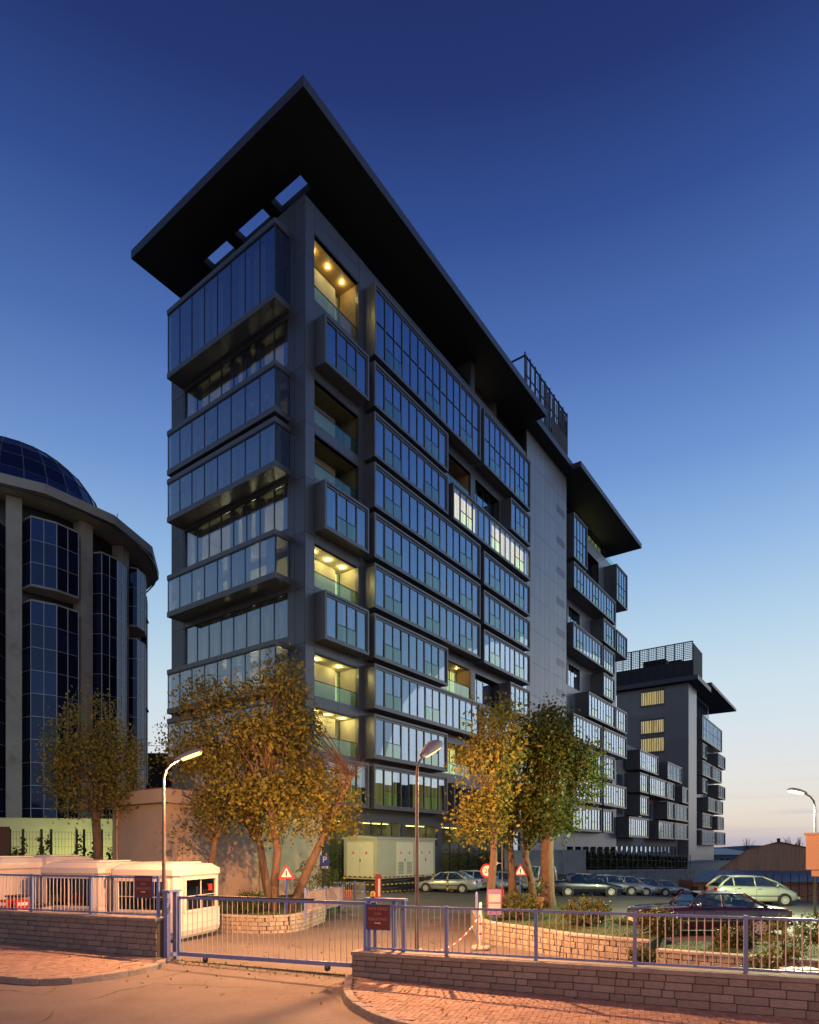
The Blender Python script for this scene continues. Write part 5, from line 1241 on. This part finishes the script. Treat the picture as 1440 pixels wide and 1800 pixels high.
street_lamp('street lamp with glowing orange head bent over the white kiosk', *pxd(288, 17.2).xy, 5.25, R(8), R(22), 'rustpole', 'lamp_or', SOD, 3700, size=1.05, cone=0)
street_lamp('rust streaked street lamp with pinkish head beside the gate guide', *pxd(733, 16.0).xy, 5.35, R(62), R(28), 'rustpole', 'lamp_or', SOD, 6800, size=1.45)
street_lamp('white street lamp at the edge of the car park above the peach balcony', *pxd(1433, 24).xy, 4.85, R(180), R(12), 'mullion', 'lamp_wh', (.90, 1, .56), 8500, size=1.0, zb=.3)

street_lamp('added tall street lamp across the road behind the camera, facing the gate', 1.5, -3.0, 8.2, R(95), R(10), 'rustpole', 'lamp_or', (1, .34, .17), 4800, reach=1.6, size=1.2, zb=0)  # added out of view to brighten the road and the fence fronts

# ================================================================== SIGNS AND SMALL STREET FURNITURE
def post_sign(name, label, x, y, zb, h, kind, ang=0., pm='signblue'):
    s = thing(name, label, 'sign', (x, y, zb), ang)
    MB().bar((0, 0, -.2), (0, 0, h + .05), .03, 8).build('post', pm, s)
    if kind == 'tri':
        def tri(r, y_, m_, nm):
            v = [(r * math.cos(R(a)), y_, h + r * math.sin(R(a))) for a in (90, 210, 330)]; v2 = [(x_, y_ + .012, z_) for x_, _, z_ in v]
            return MB().add(v + v2, [(0, 1, 2), (5, 4, 3), (0, 3, 4, 1), (1, 4, 5, 2), (2, 5, 3, 0)]).build(nm, m_, s)
        tri(.36, -.05, 'red', 'border'); tri(.235, -.064, 'white', 'panel')
        MB().box(-.022, .022, -.078, -.066, h - .03, h + .12).box(-.022, .022, -.078, -.066, h - .085, h - .045).build('exclamation_mark', 'black', s)
    elif kind == '20':
        MB().lathe([(.30, -.06), (.30, -.045)], 28, axis='y', c=(0, 0, h)).build('border', 'red', s); MB().lathe([(.215, -.066), (.215, -.0605)], 28, axis='y', c=(0, 0, h)).build('panel', 'white', s)
        text('lettering', '20', .26, 'black', s, (0, -.069, h), (R(90), 0, 0))
    elif kind == 'P':
        MB().box(-.27, .27, -.06, -.045, h - .42, h + .42).build('panel', 'signblue', s); text('lettering', 'P', .5, 'white', s, (0, -.063, h + .16), (R(90), 0, 0))
        MB().box(-.2, .2, -.066, -.061, h - .34, h - .2).build('text_band', 'white', s)
    elif kind == 'info':
        MB().box(-.23, .23, -.06, -.04, h - .42, h + .42).build('panel', 'purple', s); MB().box(-.19, .19, -.066, -.061, h + .0, h + .26).build('text_field', 'notice', s); MB().box(-.19, .19, -.066, -.061, h - .24, h - .06).build('text_field', 'notice', s)
    return s
post_sign('warning_sign', 'red bordered triangular warning sign on blue pole in the raised bed', *pxd(504, 23.6).xy, .6, 1.55, 'tri')
post_sign('warning_sign', 'small red triangular warning sign in front of the crooked island tree', *pxd(914, 26.2).xy, .6, 1.55, 'tri', .25)
post_sign('speed_sign', 'round red bordered speed limit sign showing twenty', *pxd(857, 25.5).xy, .2, 2.0, '20')
post_sign('parking_sign', 'small blue sign with white symbol beside the lobby planting', *pxd(571, 36).xy, .1, 2.2, 'P')
post_sign('notice_board', 'white and purple notice board at the foot of the island trees', *pxd(869, 20.6).xy, .6, .75, 'info')
fe = thing('fire_cabinet', 'red fire equipment cabinet standing in the yard behind the beacon', 'cabinet', tuple(px(665, 1585, .1)))
MB().box(-.16, .16, -.14, .14, 0, 1.5).build('body', 'red', fe); MB().box(.0, .12, -.146, -.141, .3, 1.3).build('label_strip', 'white', fe); MB().box(-.18, .18, -.16, .16, 1.5, 1.55).build('cap', 'red', fe)
fe2 = thing('fire_cabinet', 'red box on a stand behind the bright island trunk', 'cabinet', tuple(pxd(878, 25.2, .4))); MB().box(-.17, .17, -.1, .1, .45, 1.1).build('body', 'red', fe2); MB().box(-.03, .03, -.03, .03, -.3, .45).build('stand', 'white', fe2)
sp_ = pxd(883, 25.8, .3); s2 = thing('utility_pole', 'thin pinkish pole with a small bracket among the island trees', 'pole', tuple(sp_)); MB().bar((0, 0, -.2), (0, 0, 3.1), .03, 8).build('pole', 'barpaint', s2); MB().bar((0, 0, 2.2), (-.28, 0, 2.2), .02, 6).box(-.32, -.2, -.05, .05, 2.14, 2.28).build('bracket', 'white', s2)
wp = px(845, 1668, .12); cp = thing('chain_post', 'white post with red bands on a round concrete foot', 'post', tuple(wp))
MB().lathe([(.30, 0), (.30, .05), (.26, .09), (.05, .1)], 20).build('foot', 'concrete', cp); MB().lathe([(.045, .09), (.045, 1.32), (.03, 1.38), (.001, 1.4)], 12).build('post', 'white', cp)
for z in (.42, .72): MB().lathe([(.047, z), (.047, z + .05)], 12).build('band', 'red', cp)
bp = px(838, 1651, .1); b2 = thing('fence_post', 'short blue post at the corner of the island bed', 'post', tuple(bp)); MB().box(-.04, .04, -.04, .04, -.05, 1.5).build('post', 'fencepaint', b2); MB().lathe([(.05, 1.5), (.05, 1.53), (.001, 1.58)], 8).build('cap', 'fencepaint', b2)
ch = MB(); e0 = Vector((wp.x, wp.y, 1.15)); e1 = Vector((pxd(733, 16.0).x + .05, 16.0, .55)); pr_ = []
for i in range(41): t = i / 40; p = e0.lerp(e1, t); p.z -= 1.2 * t * (1 - t) * 1.4; p.z = max(p.z, .17); pr_.append(p)
chain = thing('barrier_chain', 'red and white plastic chain sagging between the white post and the lamp', 'chain', (0, 0, 0))
for i in range(40): MB().bar(pr_[i], pr_[i + 1], .017, 5).build('link', 'white' if (i // 2) % 2 else 'red', chain)
# low blue fence running back along the raised bed
def small_fence(label, path, h, step=.16):
    f = thing('railing', label, 'fence', (0, 0, 0), 0, 'low blue railings of the yard')
    for p, q in zip(path, path[1:]):
        p, q = Vector(p), Vector(q); l_ = (q - p).length; n = int(l_ / step)
        for e in (p, q): obj('post', _pm, f, (e.x, e.y, e.z), None, (1, 1, h + .08))
        for z in (.12, h): MB().bar(p + Vector((0, 0, z)), q + Vector((0, 0, z)), .025, 4).build('rail', 'fencepaint', f)
        for i in range(1, n): e = p.lerp(q, i / n); vbar(f, e.x, e.y, e.z + .12, e.z + h, .012)
    return f
_pm = MB().box(-.04, .04, -.04, .04, -.1, 1).mesh('railing_post', ['fencepaint'])
small_fence('low blue railing curving along the kerb of the raised bed', [(-3.85, 23.2, .55), (-3.5, 26.2, .45), (-3.2, 30, .3)], 1.0)
small_fence('blue railing with white slats closing the yard beside the lobby', [(-4.6, 36.2, .1), (-3.2, 36.6, .1), (-2.55, 35.6, .1)], 1.05, .12)
oc = thing('barrier_block', 'orange plastic block standing behind the blue railing', 'barrier', (-3.75, 37.2, .05)); MB().box(-.35, .35, -.15, .15, 0, .55).build('body', 'orangep', oc); MB().box(-.3, .3, -.1, .1, .55, .6).build('top', 'orangep', oc)
pt = thing('plant_pot', 'white flower trough at the foot of the wispy shrub', 'pot', (*pxd(1405, 12.6).xy, .78 - .3)); MB().add([(-.25, -.1, 0), (.25, -.1, 0), (.25, .1, 0), (-.25, .1, 0), (-.32, -.14, .22), (.32, -.14, .22), (.32, .14, .22), (-.32, .14, .22)], [(0, 3, 2, 1), (4, 5, 6, 7), (0, 1, 5, 4), (1, 2, 6, 5), (2, 3, 7, 6), (3, 0, 4, 7)]).build('trough', 'white', pt); MB().box(-.28, .28, -.11, .11, .20, .215).build('soil', 'soil', pt)
tp = thing('plant_pot', 'terracotta pot with a small plant beside the thick island tree', 'pot', (*pxd(948, 24.8).xy, .72)); MB().lathe([(.12, 0), (.19, .4), (.21, .42), (.21, .46), (.17, .46)], 14).build('pot', 'terra', tp); obj('plant', leaves_mesh('plant', rng.normal(size=(90, 3)) * (.13, .13, .22) + (0, 0, .85), .1, 'leaf_green'), tp)

# ================================================================== FAR RIGHT: BARN, SHED, PEACH BALCONY, DISTANCE
bn = thing('barn', 'long brown corrugated barn gable with a shallow pitched roof', 'barn', (0, 0, 0))
D = 62.0
def bpt(u, v, d=D): return Vector(((u - 720) / FPX * d, d, 3.1 + (HOR - v) * d / FPX))
g0 = [bpt(1262, 1530), bpt(1312, 1494), bpt(1366, 1480), bpt(1460, 1499), bpt(1520, 1520), bpt(1520, 1533)]
ridge = [p + Vector((15, 24, 0)) for p in g0]
zb_ = G(g0[0].x, D) - .3
n = len(g0)
MB().add([(p.x, p.y, p.z) for p in g0] + [(g0[-1].x, D, zb_), (g0[0].x, D, zb_)], [tuple(range(n + 2))[::-1]]).build('gable', 'barn', bn)
rfm = MB()
for i in range(n - 2): rfm.quad(g0[i] + Vector((0, -.3, .05)), g0[i + 1] + Vector((0, -.3, .05)), ridge[i + 1] + Vector((0, 0, .05)), ridge[i] + Vector((0, 0, .05)))
rfm.build('roof', 'rooftile', bn)
for i in range(58):
    x = g0[0].x + .3 + i * .26
    zt = 0
    for p, q in zip(g0, g0[1:]):
        if p.x <= x <= q.x: zt = p.z + (q.z - p.z) * (x - p.x) / (q.x - p.x)
    if zt: ubox('rib', 'barn', bn, x - .03, x + .03, D - .05, D, zb_, zt - .06)
MB().bar(g0[2] + Vector((0, -.3, .0)), g0[2] + Vector((0, -.3, .35)), .15, 6).build('ridge_cap', 'mullion', bn)
sh = thing('shed', 'low brick shed with a blue grey sheet roof in front of the barn', 'shed', (0, 0, 0))
sd = 55.0; s0, s1 = bpt(1218, 1549, sd), bpt(1500, 1549, sd); h0, h1 = bpt(1236, 1530, sd + 4), bpt(1500, 1532, sd + 4)
MB().quad(s0, s1, h1, h0).quad(s0 - Vector((0, 0, .12)), h0 - Vector((0, 0, .12)), h1 - Vector((0, 0, .12)), s1 - Vector((0, 0, .12))).quad(s0 - Vector((0, 0, .12)), s1 - Vector((0, 0, .12)), s1, s0).build('roof', 'rooftile', sh)
zg = G(s0.x, sd) - .5
MB().box(s0.x + .4, s1.x, sd + .6, sd + 3.8, zg, s0.z - .05).build('wall', 'brick', sh)
for u0, u1 in ((1222, 1232), (1243, 1254), (1262, 1275)): a, c = bpt(u0, 1560, sd), bpt(u1, 1560, sd); MB().box(a.x, c.x, sd + .54, sd + .62, zg + .1, s0.z - .5).build('door', 'darkint', sh)
for i in range(34): a = s0.lerp(s1, (i + .5) / 34); c = h0.lerp(h1, (i + .5) / 34); MB().bar(a + Vector((0, 0, .03)), c + Vector((0, 0, .03)), .035, 4).build('roof_rib', 'rooftile', sh)
lr = thing('landing_rail', 'dark railing and steps along the brick shed wall', 'railing', (0, 0, 0))
for i in range(7): a = bpt(1345 + i * 15, 1575, 50); MB().bar((a.x, a.y, G(a.x, a.y) - .05), (a.x, a.y, 1.1), .03, 4).build('post', 'black', lr)
a, c = bpt(1340, 1560, 50), bpt(1440, 1553, 50); MB().bar(a, c, .03, 4).build('rail', 'black', lr)
a, c = bpt(1345, 1580, 50), bpt(1440, 1574, 50); MB().bar(a, c, .03, 4).build('rail', 'black', lr)
pbx = thing('balcony_house', 'peach rendered house corner with a projecting balcony at the fence end', 'house', tuple(pxd(1417, 20.5)), -R(34))
MB().box(0, 4, 0, 3, 2.42, 3.55).build('balcony', 'skin', pbx); MB().box(-.06, 4, -.06, 3, 3.55, 3.62).build('coping', 'skin', pbx); MB().box(.15, 4, .1, 3, 2.2, 2.42).build('beam', 'skin', pbx); MB().box(.75, 4, .4, 3, -.3, 2.2).build('wall', 'skin', pbx)
dh = thing('factory_building', 'far blue roofed factory building between second tower and barn', 'building', tuple(pxd(1262, 190, -8)))
MB().box(0, 12, 0, 30, 0, 9.3).build('wall', 'dist', dh); MB().add([(-1, -1, 9.3), (14, -1, 9.3), (14, 31, 9.3), (-1, 31, 9.3), (-1, 15, 11.2), (10, 15, 11.2)], [(0, 1, 5, 4), (3, 4, 5, 2), (0, 4, 3), (1, 2, 5)]).build('roof', 'rooftile', dh)
for i in range(6): MB().box(.6 + i * 2, 1.8 + i * 2, -.08, 0, 6.2, 8.2).build('window', 'bluglass', dh)
for i, (u, d_, h_) in enumerate(((1375, 85, 1.0), (1394, 88, .9), (1402, 92, .8), (1312, 130, 1.6))):
    r_ = thing('bare_tree', ['bare tree top just right of the barn ridge', 'bare tree top between barn ridge and white lamp', 'thin bare tree top next to the white street lamp', 'lone bare tree far behind the barn by the factory roof'][i], 'tree', tuple(pxd(u, d_, -6)), 0, 'bare trees behind the barn'); tb = MB()
    zt = 3.1 + (1492 - 1476) * d_ / FPX + 6; tb.tube([(0, 0, 0), (0, 0, zt * .8)], [.18, .07], 6)
    for q in range(14): a_ = random.gauss(0, .5); s = Vector((0, 0, zt * .72)); tb.tube([s, s + Vector((a_ * .6, 0, zt * .12)), s + Vector((a_ * 1.2, random.gauss(0, .4), zt * random.uniform(.2, .32)))], [.06, .045, .02], 4)
    tb.build('trunk', 'twig', r_)
wo_ = thing('hill_range', 'low bluish line of distant hills on the horizon', 'hills', (0, 0, 0)); hv = []; N = 60
for i in range(N + 1): x = -900 + 2400 * i / N; hv += [(x, 1500, -8), (x, 1500, 8 + 5 * math.sin(i * .9) + 4 * math.sin(i * .37)), (x, 1560, -8)]
hm = MB().add(hv, [(3 * i, 3 * i + 3, 3 * i + 4, 3 * i + 1) for i in range(N)] + [(3 * i + 1, 3 * i + 4, 3 * i + 5, 3 * i + 2) for i in range(N)]).build('hills', 'dist')
bpy.data.objects.remove(wo_); tag(hm, kind='structure')

# houses added out of view on the right, to fill the lower windows' reflections
for i, (hx, hy, hh, wl_, lab) in enumerate(((64, 28, 16, 26, 'added unseen long house with tiled roof across the street'), (80, 86, 19, 36, 'added unseen tall gabled house beyond the car park edge'), (71, 56, 17.5, 26, 'added unseen gabled house between the long house and the tall one'))):
    hs = thing('house', lab, 'house', (hx, hy, -2), R(70 + 8 * i)); MB().box(-wl_ / 2, wl_ / 2, -5, 5, 0, hh - 3).build('wall', 'beige', hs)
    MB().add([(-wl_ / 2 - .4, -5.5, hh - 3), (wl_ / 2 + .4, -5.5, hh - 3), (wl_ / 2 + .4, 5.5, hh - 3), (-wl_ / 2 - .4, 5.5, hh - 3), (-wl_ / 2 - .4, 0, hh), (wl_ / 2 + .4, 0, hh)], [(0, 1, 5, 4), (2, 3, 4, 5), (0, 4, 3), (1, 2, 5), (0, 3, 2, 1)]).build('roof', 'tiles', hs)
    for q in range(6):
        for r_ in range(5): MB().box(-wl_ / 2 + 1.5 + q * (wl_ - 3) / 6, -wl_ / 2 + 2.8 + q * (wl_ - 3) / 6, 5.0, 5.06, 1.2 + 2.7 * r_, 2.8 + 2.7 * r_).build('window', 'bluglass', hs)

# grass blades on the beds and fallen leaves on the ground
def blades(name, poly, z, n, m, size):
    x0 = min(p[0] for p in poly); x1 = max(p[0] for p in poly); y0 = min(p[1] for p in poly); y1 = max(p[1] for p in poly); P = []
    while len(P) < n:
        x, y = random.uniform(x0, x1), random.uniform(y0, y1)
        if pip((x, y), poly): P.append((x, y, z + size * .3))
    me = leaves_mesh(name, P, size, m, aspect=.22, droop=-2.6); return tag(obj(name, me), {'grass_tufts': 'rough grass growing on the planting beds'}.get(name, 'grass'), 'grass', kind='stuff')
blades('grass_tufts', rbp, .72, 9000, 'leaf_green', .055); blades('grass_tufts', lbp, .66, 5000, 'leaf_green', .06); blades('grass_tufts', lb2, .52, 3500, 'leaf_green', .055)
P = []
for _ in range(520):
    r_ = random.random()
    if r_ < .45: x = random.uniform(-6.3, -1.2); y = fence_y(x) + random.gauss(.1, .25)
    elif r_ < .7: x = random.uniform(-8, 2); y = random.uniform(17, 24)
    else: x = random.uniform(-9, 7); y = fence_y(x) - random.uniform(.2, 2.8)
    on_walk = (pip((x, y), right_poly) or pip((x, y), left_poly)); P.append((x, y, (zwalk(x) if on_walk else G(x, y)) + .018))
me = leaves_mesh('fallen_leaves', P, .055, 'leaf_gold'); tag(obj('fallen_leaves', me), 'scattered fallen leaves on the road, drive and pavements', 'leaves', kind='stuff')
# ================================================================== CARS
KINDS = {
 'saloon': dict(top=[(0, .46), (.015, .60), (.05, .68), (.15, .76), (.27, .88), (.35, .90), (.8, .96), (.86, 1.0), (.96, .98), (.99, .90), (1, .62)], gh=(.25, .40, .68, .84), H=1.43, L=4.45, Wd=1.72, wb=(.19, .79), r=.31, sides=((.30, .53), (.55, .76))),
 'classic': dict(top=[(0, .58), (.008, .80), (.03, .86), (.15, .91), (.30, .94), (.36, .95), (.8, .95), (.84, .95), (.97, .90), (.99, .84), (1, .60)], gh=(.315, .405, .69, .83), H=1.40, L=4.72, Wd=1.79, wb=(.175, .765), r=.32, sides=((.345, .535), (.56, .765))),
 'mpv': dict(top=[(0, .46), (.02, .66), (.08, .80), (.18, .96), (.24, 1.0), (.9, 1.06), (.96, 1.05), (.99, .95), (1, .55)], gh=(.125, .43, .82, .985), H=1.58, L=4.2, Wd=1.72, wb=(.19, .80), r=.31, sides=((.27, .52), (.54, .78), (.80, .93))),
 'hatch': dict(top=[(0, .46), (.02, .64), (.08, .74), (.22, .90), (.3, .93), (.85, .98), (.95, .97), (.99, .88), (1, .55)], gh=(.22, .40, .80, .965), H=1.46, L=4.0, Wd=1.68, wb=(.19, .81), r=.30, sides=((.30, .55), (.57, .82))),
 'van': dict(top=[(0, .5), (.02, .8), (.08, 1.0), (.16, 1.12), (.3, 1.15), (.97, 1.15), (.99, 1.1), (1, .5)], gh=(.12, .26, .985, .995), H=1.95, L=4.6, Wd=1.8, wb=(.18, .82), r=.32, sides=((.20, .40), (.43, .68), (.70, .95))),
}
def interp(tb, t):
    for (a, b), (c, d) in zip(tb, tb[1:]):
        if t <= c: return b + (d - b) * (t - a) / max(1e-6, c - a)
    return tb[-1][1]
wheel_cache = {}
def car(name, label, cat, x, y, z, ang, kind, paint, chrome=False, group=None):
    K = KINDS[kind]; Lc, Wd, Hh = K['L'], K['Wd'] / 2, K['H']
    c = thing(name, label, cat, (x, y, z), ang, group); X = lambda t: Lc * (.5 - t)
    hw = [(0, .78), (.02, .86), (.08, .95), (.2, 1), (.82, 1), (.93, .96), (.985, .88), (1, .80)]
    ts = sorted({0, .008, .02, .05, .1, .16, .22, .28, .34, .42, .5, .58, .66, .74, .8, .85, .9, .94, .97, .99, 1})
    b = MB(); vs = []; ring = 12
    for t in ts:
        w_ = Wd * interp(hw, t); zt = interp(K['top'], t); zb_ = .22 + .10 * (max(0, .06 - t) / .06 + max(0, t - .94) / .06)
        half = [(w_ * .88, zb_), (w_ * .985, zb_ + .10), (w_, (zb_ + zt) * .5), (w_ * .985, zt - .13), (w_ * .93, zt - .035), (w_ * .80, zt)]
        for yy, zz in half: vs.append((X(t), yy, zz))
        for yy, zz in reversed(half): vs.append((X(t), -yy, zz))
    n = len(ts)
    fsx = [(i * ring + q, (i + 1) * ring + q, (i + 1) * ring + (q + 1) % ring, i * ring + (q + 1) % ring) for i in range(n - 1) for q in range(ring)]
    fsx += [tuple(range(ring)), tuple(range((n - 1) * ring, n * ring))[::-1]]
    body = b.add(vs, fsx).build('body', 'car_' + paint, c, True)
    g0, g1, g2, g3 = K['gh']; zb0 = lambda t: interp(K['top'], t) - .02
    bw, rw = Wd * .90, Wd * .70
    zr = Hh - .06
    A = [(X(g0), bw * .93, zb0(g0)), (X(g1), rw * .96, zr)]; C = [(X(g3), bw * .90, zb0(g3)), (X(g2), rw * .95, zr - .02)]
    rf = MB(); rv = []
    for i, t in enumerate(np.linspace(g1, g2, 6)):
        cr_ = .055 * (1 - abs(i - 2.5) / 3.2); w_ = rw * (1 - .06 * abs(i - 2.5) / 2.5)
        for s in (-1, -.6, 0, .6, 1): rv.append((X(t), s * w_, zr + cr_ * (1 - s * s * .75) + .012))
    rf.add(rv, [(i * 5 + q, i * 5 + q + 1, (i + 1) * 5 + q + 1, (i + 1) * 5 + q) for i in range(5) for q in range(4)])
    roof = rf.build('roof', 'car_' + paint, c, True)
    def side(t, f, s):      # point on the cabin side at length t, height fraction f
        return Vector((X(t), s * (bw + (rw - bw) * f) * .985, zb0(t) + (zr - zb0(t)) * f))
    def edge(f, front): return g0 + (g1 - g0) * f if front else g3 + (g2 - g3) * f
    for s in (-1, 1):
        pl = MB(); pr = .045 if kind != 'classic' else .032
        pl.tube([side(edge(f, True), f, s) for f in (0, .5, 1)], [pr] * 3, 6); pl.tube([side(edge(f, False), f, s) for f in (0, .5, 1)], [pr * (1.6 if kind in ('saloon', 'hatch', 'classic') else 1.3)] * 3, 6)
        pl.tube([side(g1 + (g2 - g1) * q, 1, s) for q in (0, .33, .66, 1)], [pr * .8] * 4, 6)
        sd = K['sides']
        for (a, b_), (a2, b2) in zip(sd, sd[1:]): pl.tube([side((b_ + a2) / 2, 0, s), side((b_ + a2) / 2 + .005, 1, s)], [pr * .9] * 2, 6)
        pl.build('pillars', 'car_' + paint if kind != 'mpv' else 'car_' + paint, c, True)
        for i, (a, b_) in enumerate(sd):
            q = []
            for f, t in ((.03, a), (.03, b_), (.97, b_), (.97, a)):
                lo, hi = edge(f, True) + .012, edge(f, False) - .012; q.append(side(min(max(t, lo), hi), f, s) * 1.0)
            MB().quad(*q).build('side_window', 'carglass', c)
            if chrome:
                MB().tube(q + [q[0]], [.013] * 5, 5).build('window_trim', 'chrome', c)
        for t in ((sd[0][1] - .03), (sd[1][1] - .04)):
            yy = s * Wd * 1.0; MB().box(X(t) - .09, X(t) + .09, yy - .012, yy + .014, zb0(t) - .13, zb0(t) - .10).build('door_handle', 'chrome' if chrome else 'blackplastic', c)
        mx = X(sd[0][0] + .02); MB().lathe([(.02, -.06), (.07, -.05), (.085, .03), (.05, .08)], 8, axis='x', c=(mx, s * (Wd + .10), zb0(.35) + .09)).build('mirror', 'car_' + paint if not chrome else 'chrome', c, True)
        for t in (sd[0][0] - .0, (sd[0][1] + sd[1][0]) / 2, sd[1][1] + .005):
            MB().box(X(t) - .005, X(t) + .005, s * Wd * .999 - .004, s * Wd * .999 + .004, .32, zb0(t) - .1).build('door_gap', 'black', c)
        MB().box(X(.85), X(.13), s * Wd * 1.0 - .01, s * Wd + .012, .50, .545).build('side_trim', 'blackplastic' if not chrome else 'chrome', c)
        # lamps
        MB().lathe([(.001, -.05), (.09, -.04), (.1, .02), (.07, .05)], 10, axis='x', c=(X(.018), s * Wd * .62, interp(K['top'], .02) - .09)).build('headlight', 'headlamp', c, True)
        MB().box(X(1) - .012, X(.975), s * Wd * .62 - .14, s * Wd * .62 + .14, interp(K['top'], .97) - .26, interp(K['top'], .97) - .08).build('tail_light', 'taillamp', c)
    for nm, f0, f1, fr in (('windscreen', .03, .96, True), ('rear_window', .05, .95, False)):
        q = []
        for f, s in ((f0, -1), (f0, 1), (f1, 1), (f1, -1)): p = side(edge(f, fr), f, s); p.y *= .93; q.append(p)
        MB().quad(*q).build(nm, 'carglass', c)
    for zz, t0 in ((.42, 0), (.42, 1)):
        sx = 1 if t0 == 0 else -1; MB().box(min(X(t0), X(t0) + sx * .05) - .06, max(X(t0), X(t0) + sx * .05) + .0, -Wd * .86, Wd * .86, zz - .07, zz + .06).build('bumper', 'chrome' if chrome else 'car_' + paint, c)
        MB().box(X(t0) - .02 + sx * .045, X(t0) + .02 + sx * .045, -.25, .25, zz + .0, zz + .11).build('number_plate', 'white', c)
    for t, zz in ((.42, .38), (.66, .36)):
        for s in (-1, 1): MB().box(X(t) - .5, X(t) + .04, s * Wd * .42 - .23, s * Wd * .42 + .23, .5, .95).box(X(t) - .5, X(t) - .36, s * Wd * .42 - .22, s * Wd * .42 + .22, .95, 1.05 + (.14 if kind in ('mpv', 'van') else .05)).build('seat', 'seat', c)
    r = K['r']
    key = (r, chrome)
    if key not in wheel_cache:
        ty = MB().lathe([(r * .62, -.09), (r * .95, -.095), (r, -.06), (r, .06), (r * .95, .095), (r * .62, .09)], 24, axis='y').mesh('tyre', ['rubber'], True)
        rm = MB(); rm.lathe([(.02, -.105), (r * .22, -.11), (r * .3, -.098), (r * .56, -.1), (r * .66, -.112), (r * .66, .05)], 20, axis='y')
        for k in range(8): a_ = k * math.pi / 4; rm.bar((r * .25 * math.cos(a_), -.106, r * .25 * math.sin(a_)), (r * .6 * math.cos(a_), -.106, r * .6 * math.sin(a_)), .022, 4)
        ho = MB()
        for k in range(8 if not chrome else 15): a_ = (k + .5) * 2 * math.pi / (8 if not chrome else 15); ho.lathe([(.001, -.108), (.026, -.1075)], 6, axis='y', c=(r * .47 * math.cos(a_), 0, r * .47 * math.sin(a_)))
        wheel_cache[key] = (ty, rm.mesh('rim', ['rim']), ho.mesh('rim_holes', ['black']))
    ty, rm, ho = wheel_cache[key]
    for t in K['wb']:
        for s in (-1, 1):
            MB().lathe([(r * 1.17, -.0), (r * 1.17, .012)], 24, axis='y', c=(X(t), s * Wd * 1.0 - (.006 if s > 0 else .006), r)).build('wheel_arch', 'black', c)
            w_ = obj('wheel', ty, c, (X(t), s * (Wd - .06), r), (0, 0, 0 if s < 0 else math.pi)); obj('rim', rm, w_); obj('rim_holes', ho, w_)
    return c
gz = lambda x, y: G(x, y)
car('car', 'dark maroon classic saloon with chrome window trim parked behind the fence', 'car', 9.66, 20.45, .33, math.pi - .03, 'classic', 'maroon', True)
car('car', 'pale green people carrier parked in front of the barn and shed', 'car', 18.35, 33.7, gz(18.35, 33.7), -.05, 'mpv', 'palegreen')
bx_ = Vector((11.3, 40.2)); car('car', 'dark navy saloon parked side on beside the thick island tree', 'car', bx_.x, bx_.y, gz(*bx_), -.06, 'saloon', 'navy')
for i, (s, kd, pt_, lab) in enumerate(((4.2, 'saloon', 'steel', 'grey saloon parked next to the navy one, its nose showing'), (8.3, 'hatch', 'silver', 'silver hatchback in the car row below the hedge wall'), (13.2, 'saloon', 'steel', 'dull silver saloon further down the car row below the hedge wall'), (18.6, 'saloon', 'silver', 'bright silver saloon at the low end of the car row'))):
    p = bx_ + Vector((AX.x, AX.y)) * s; car('car', lab, 'car', p.x, p.y, gz(p.x, p.y), -.08, kd, pt_)
car('car', 'silver saloon with red tail lamp parked beside the transformer', 'car', 2.75, 43.4, gz(2.75, 43.4), math.pi - .45, 'saloon', 'silver')
car('car', 'silver hatchback facing out between two parked saloons near the lobby', 'car', 5.1, 45.3, gz(5.1, 45.3), -.5, 'hatch', 'silver')
car('car', 'grey saloon half hidden behind the bright trunked tree', 'car', 7.0, 46.6, gz(7, 46.6), -.5, 'saloon', 'steel')
car('van', 'white van seen from behind between the island trees', 'van', 8.9, 46.4, gz(8.9, 46.4), 1.95, 'van', 'white')
car('car', 'dark estate with glowing tail lamps beside the white van', 'car', 11.6, 47.5, gz(11.6, 47.5), 1.9, 'hatch', 'navy')
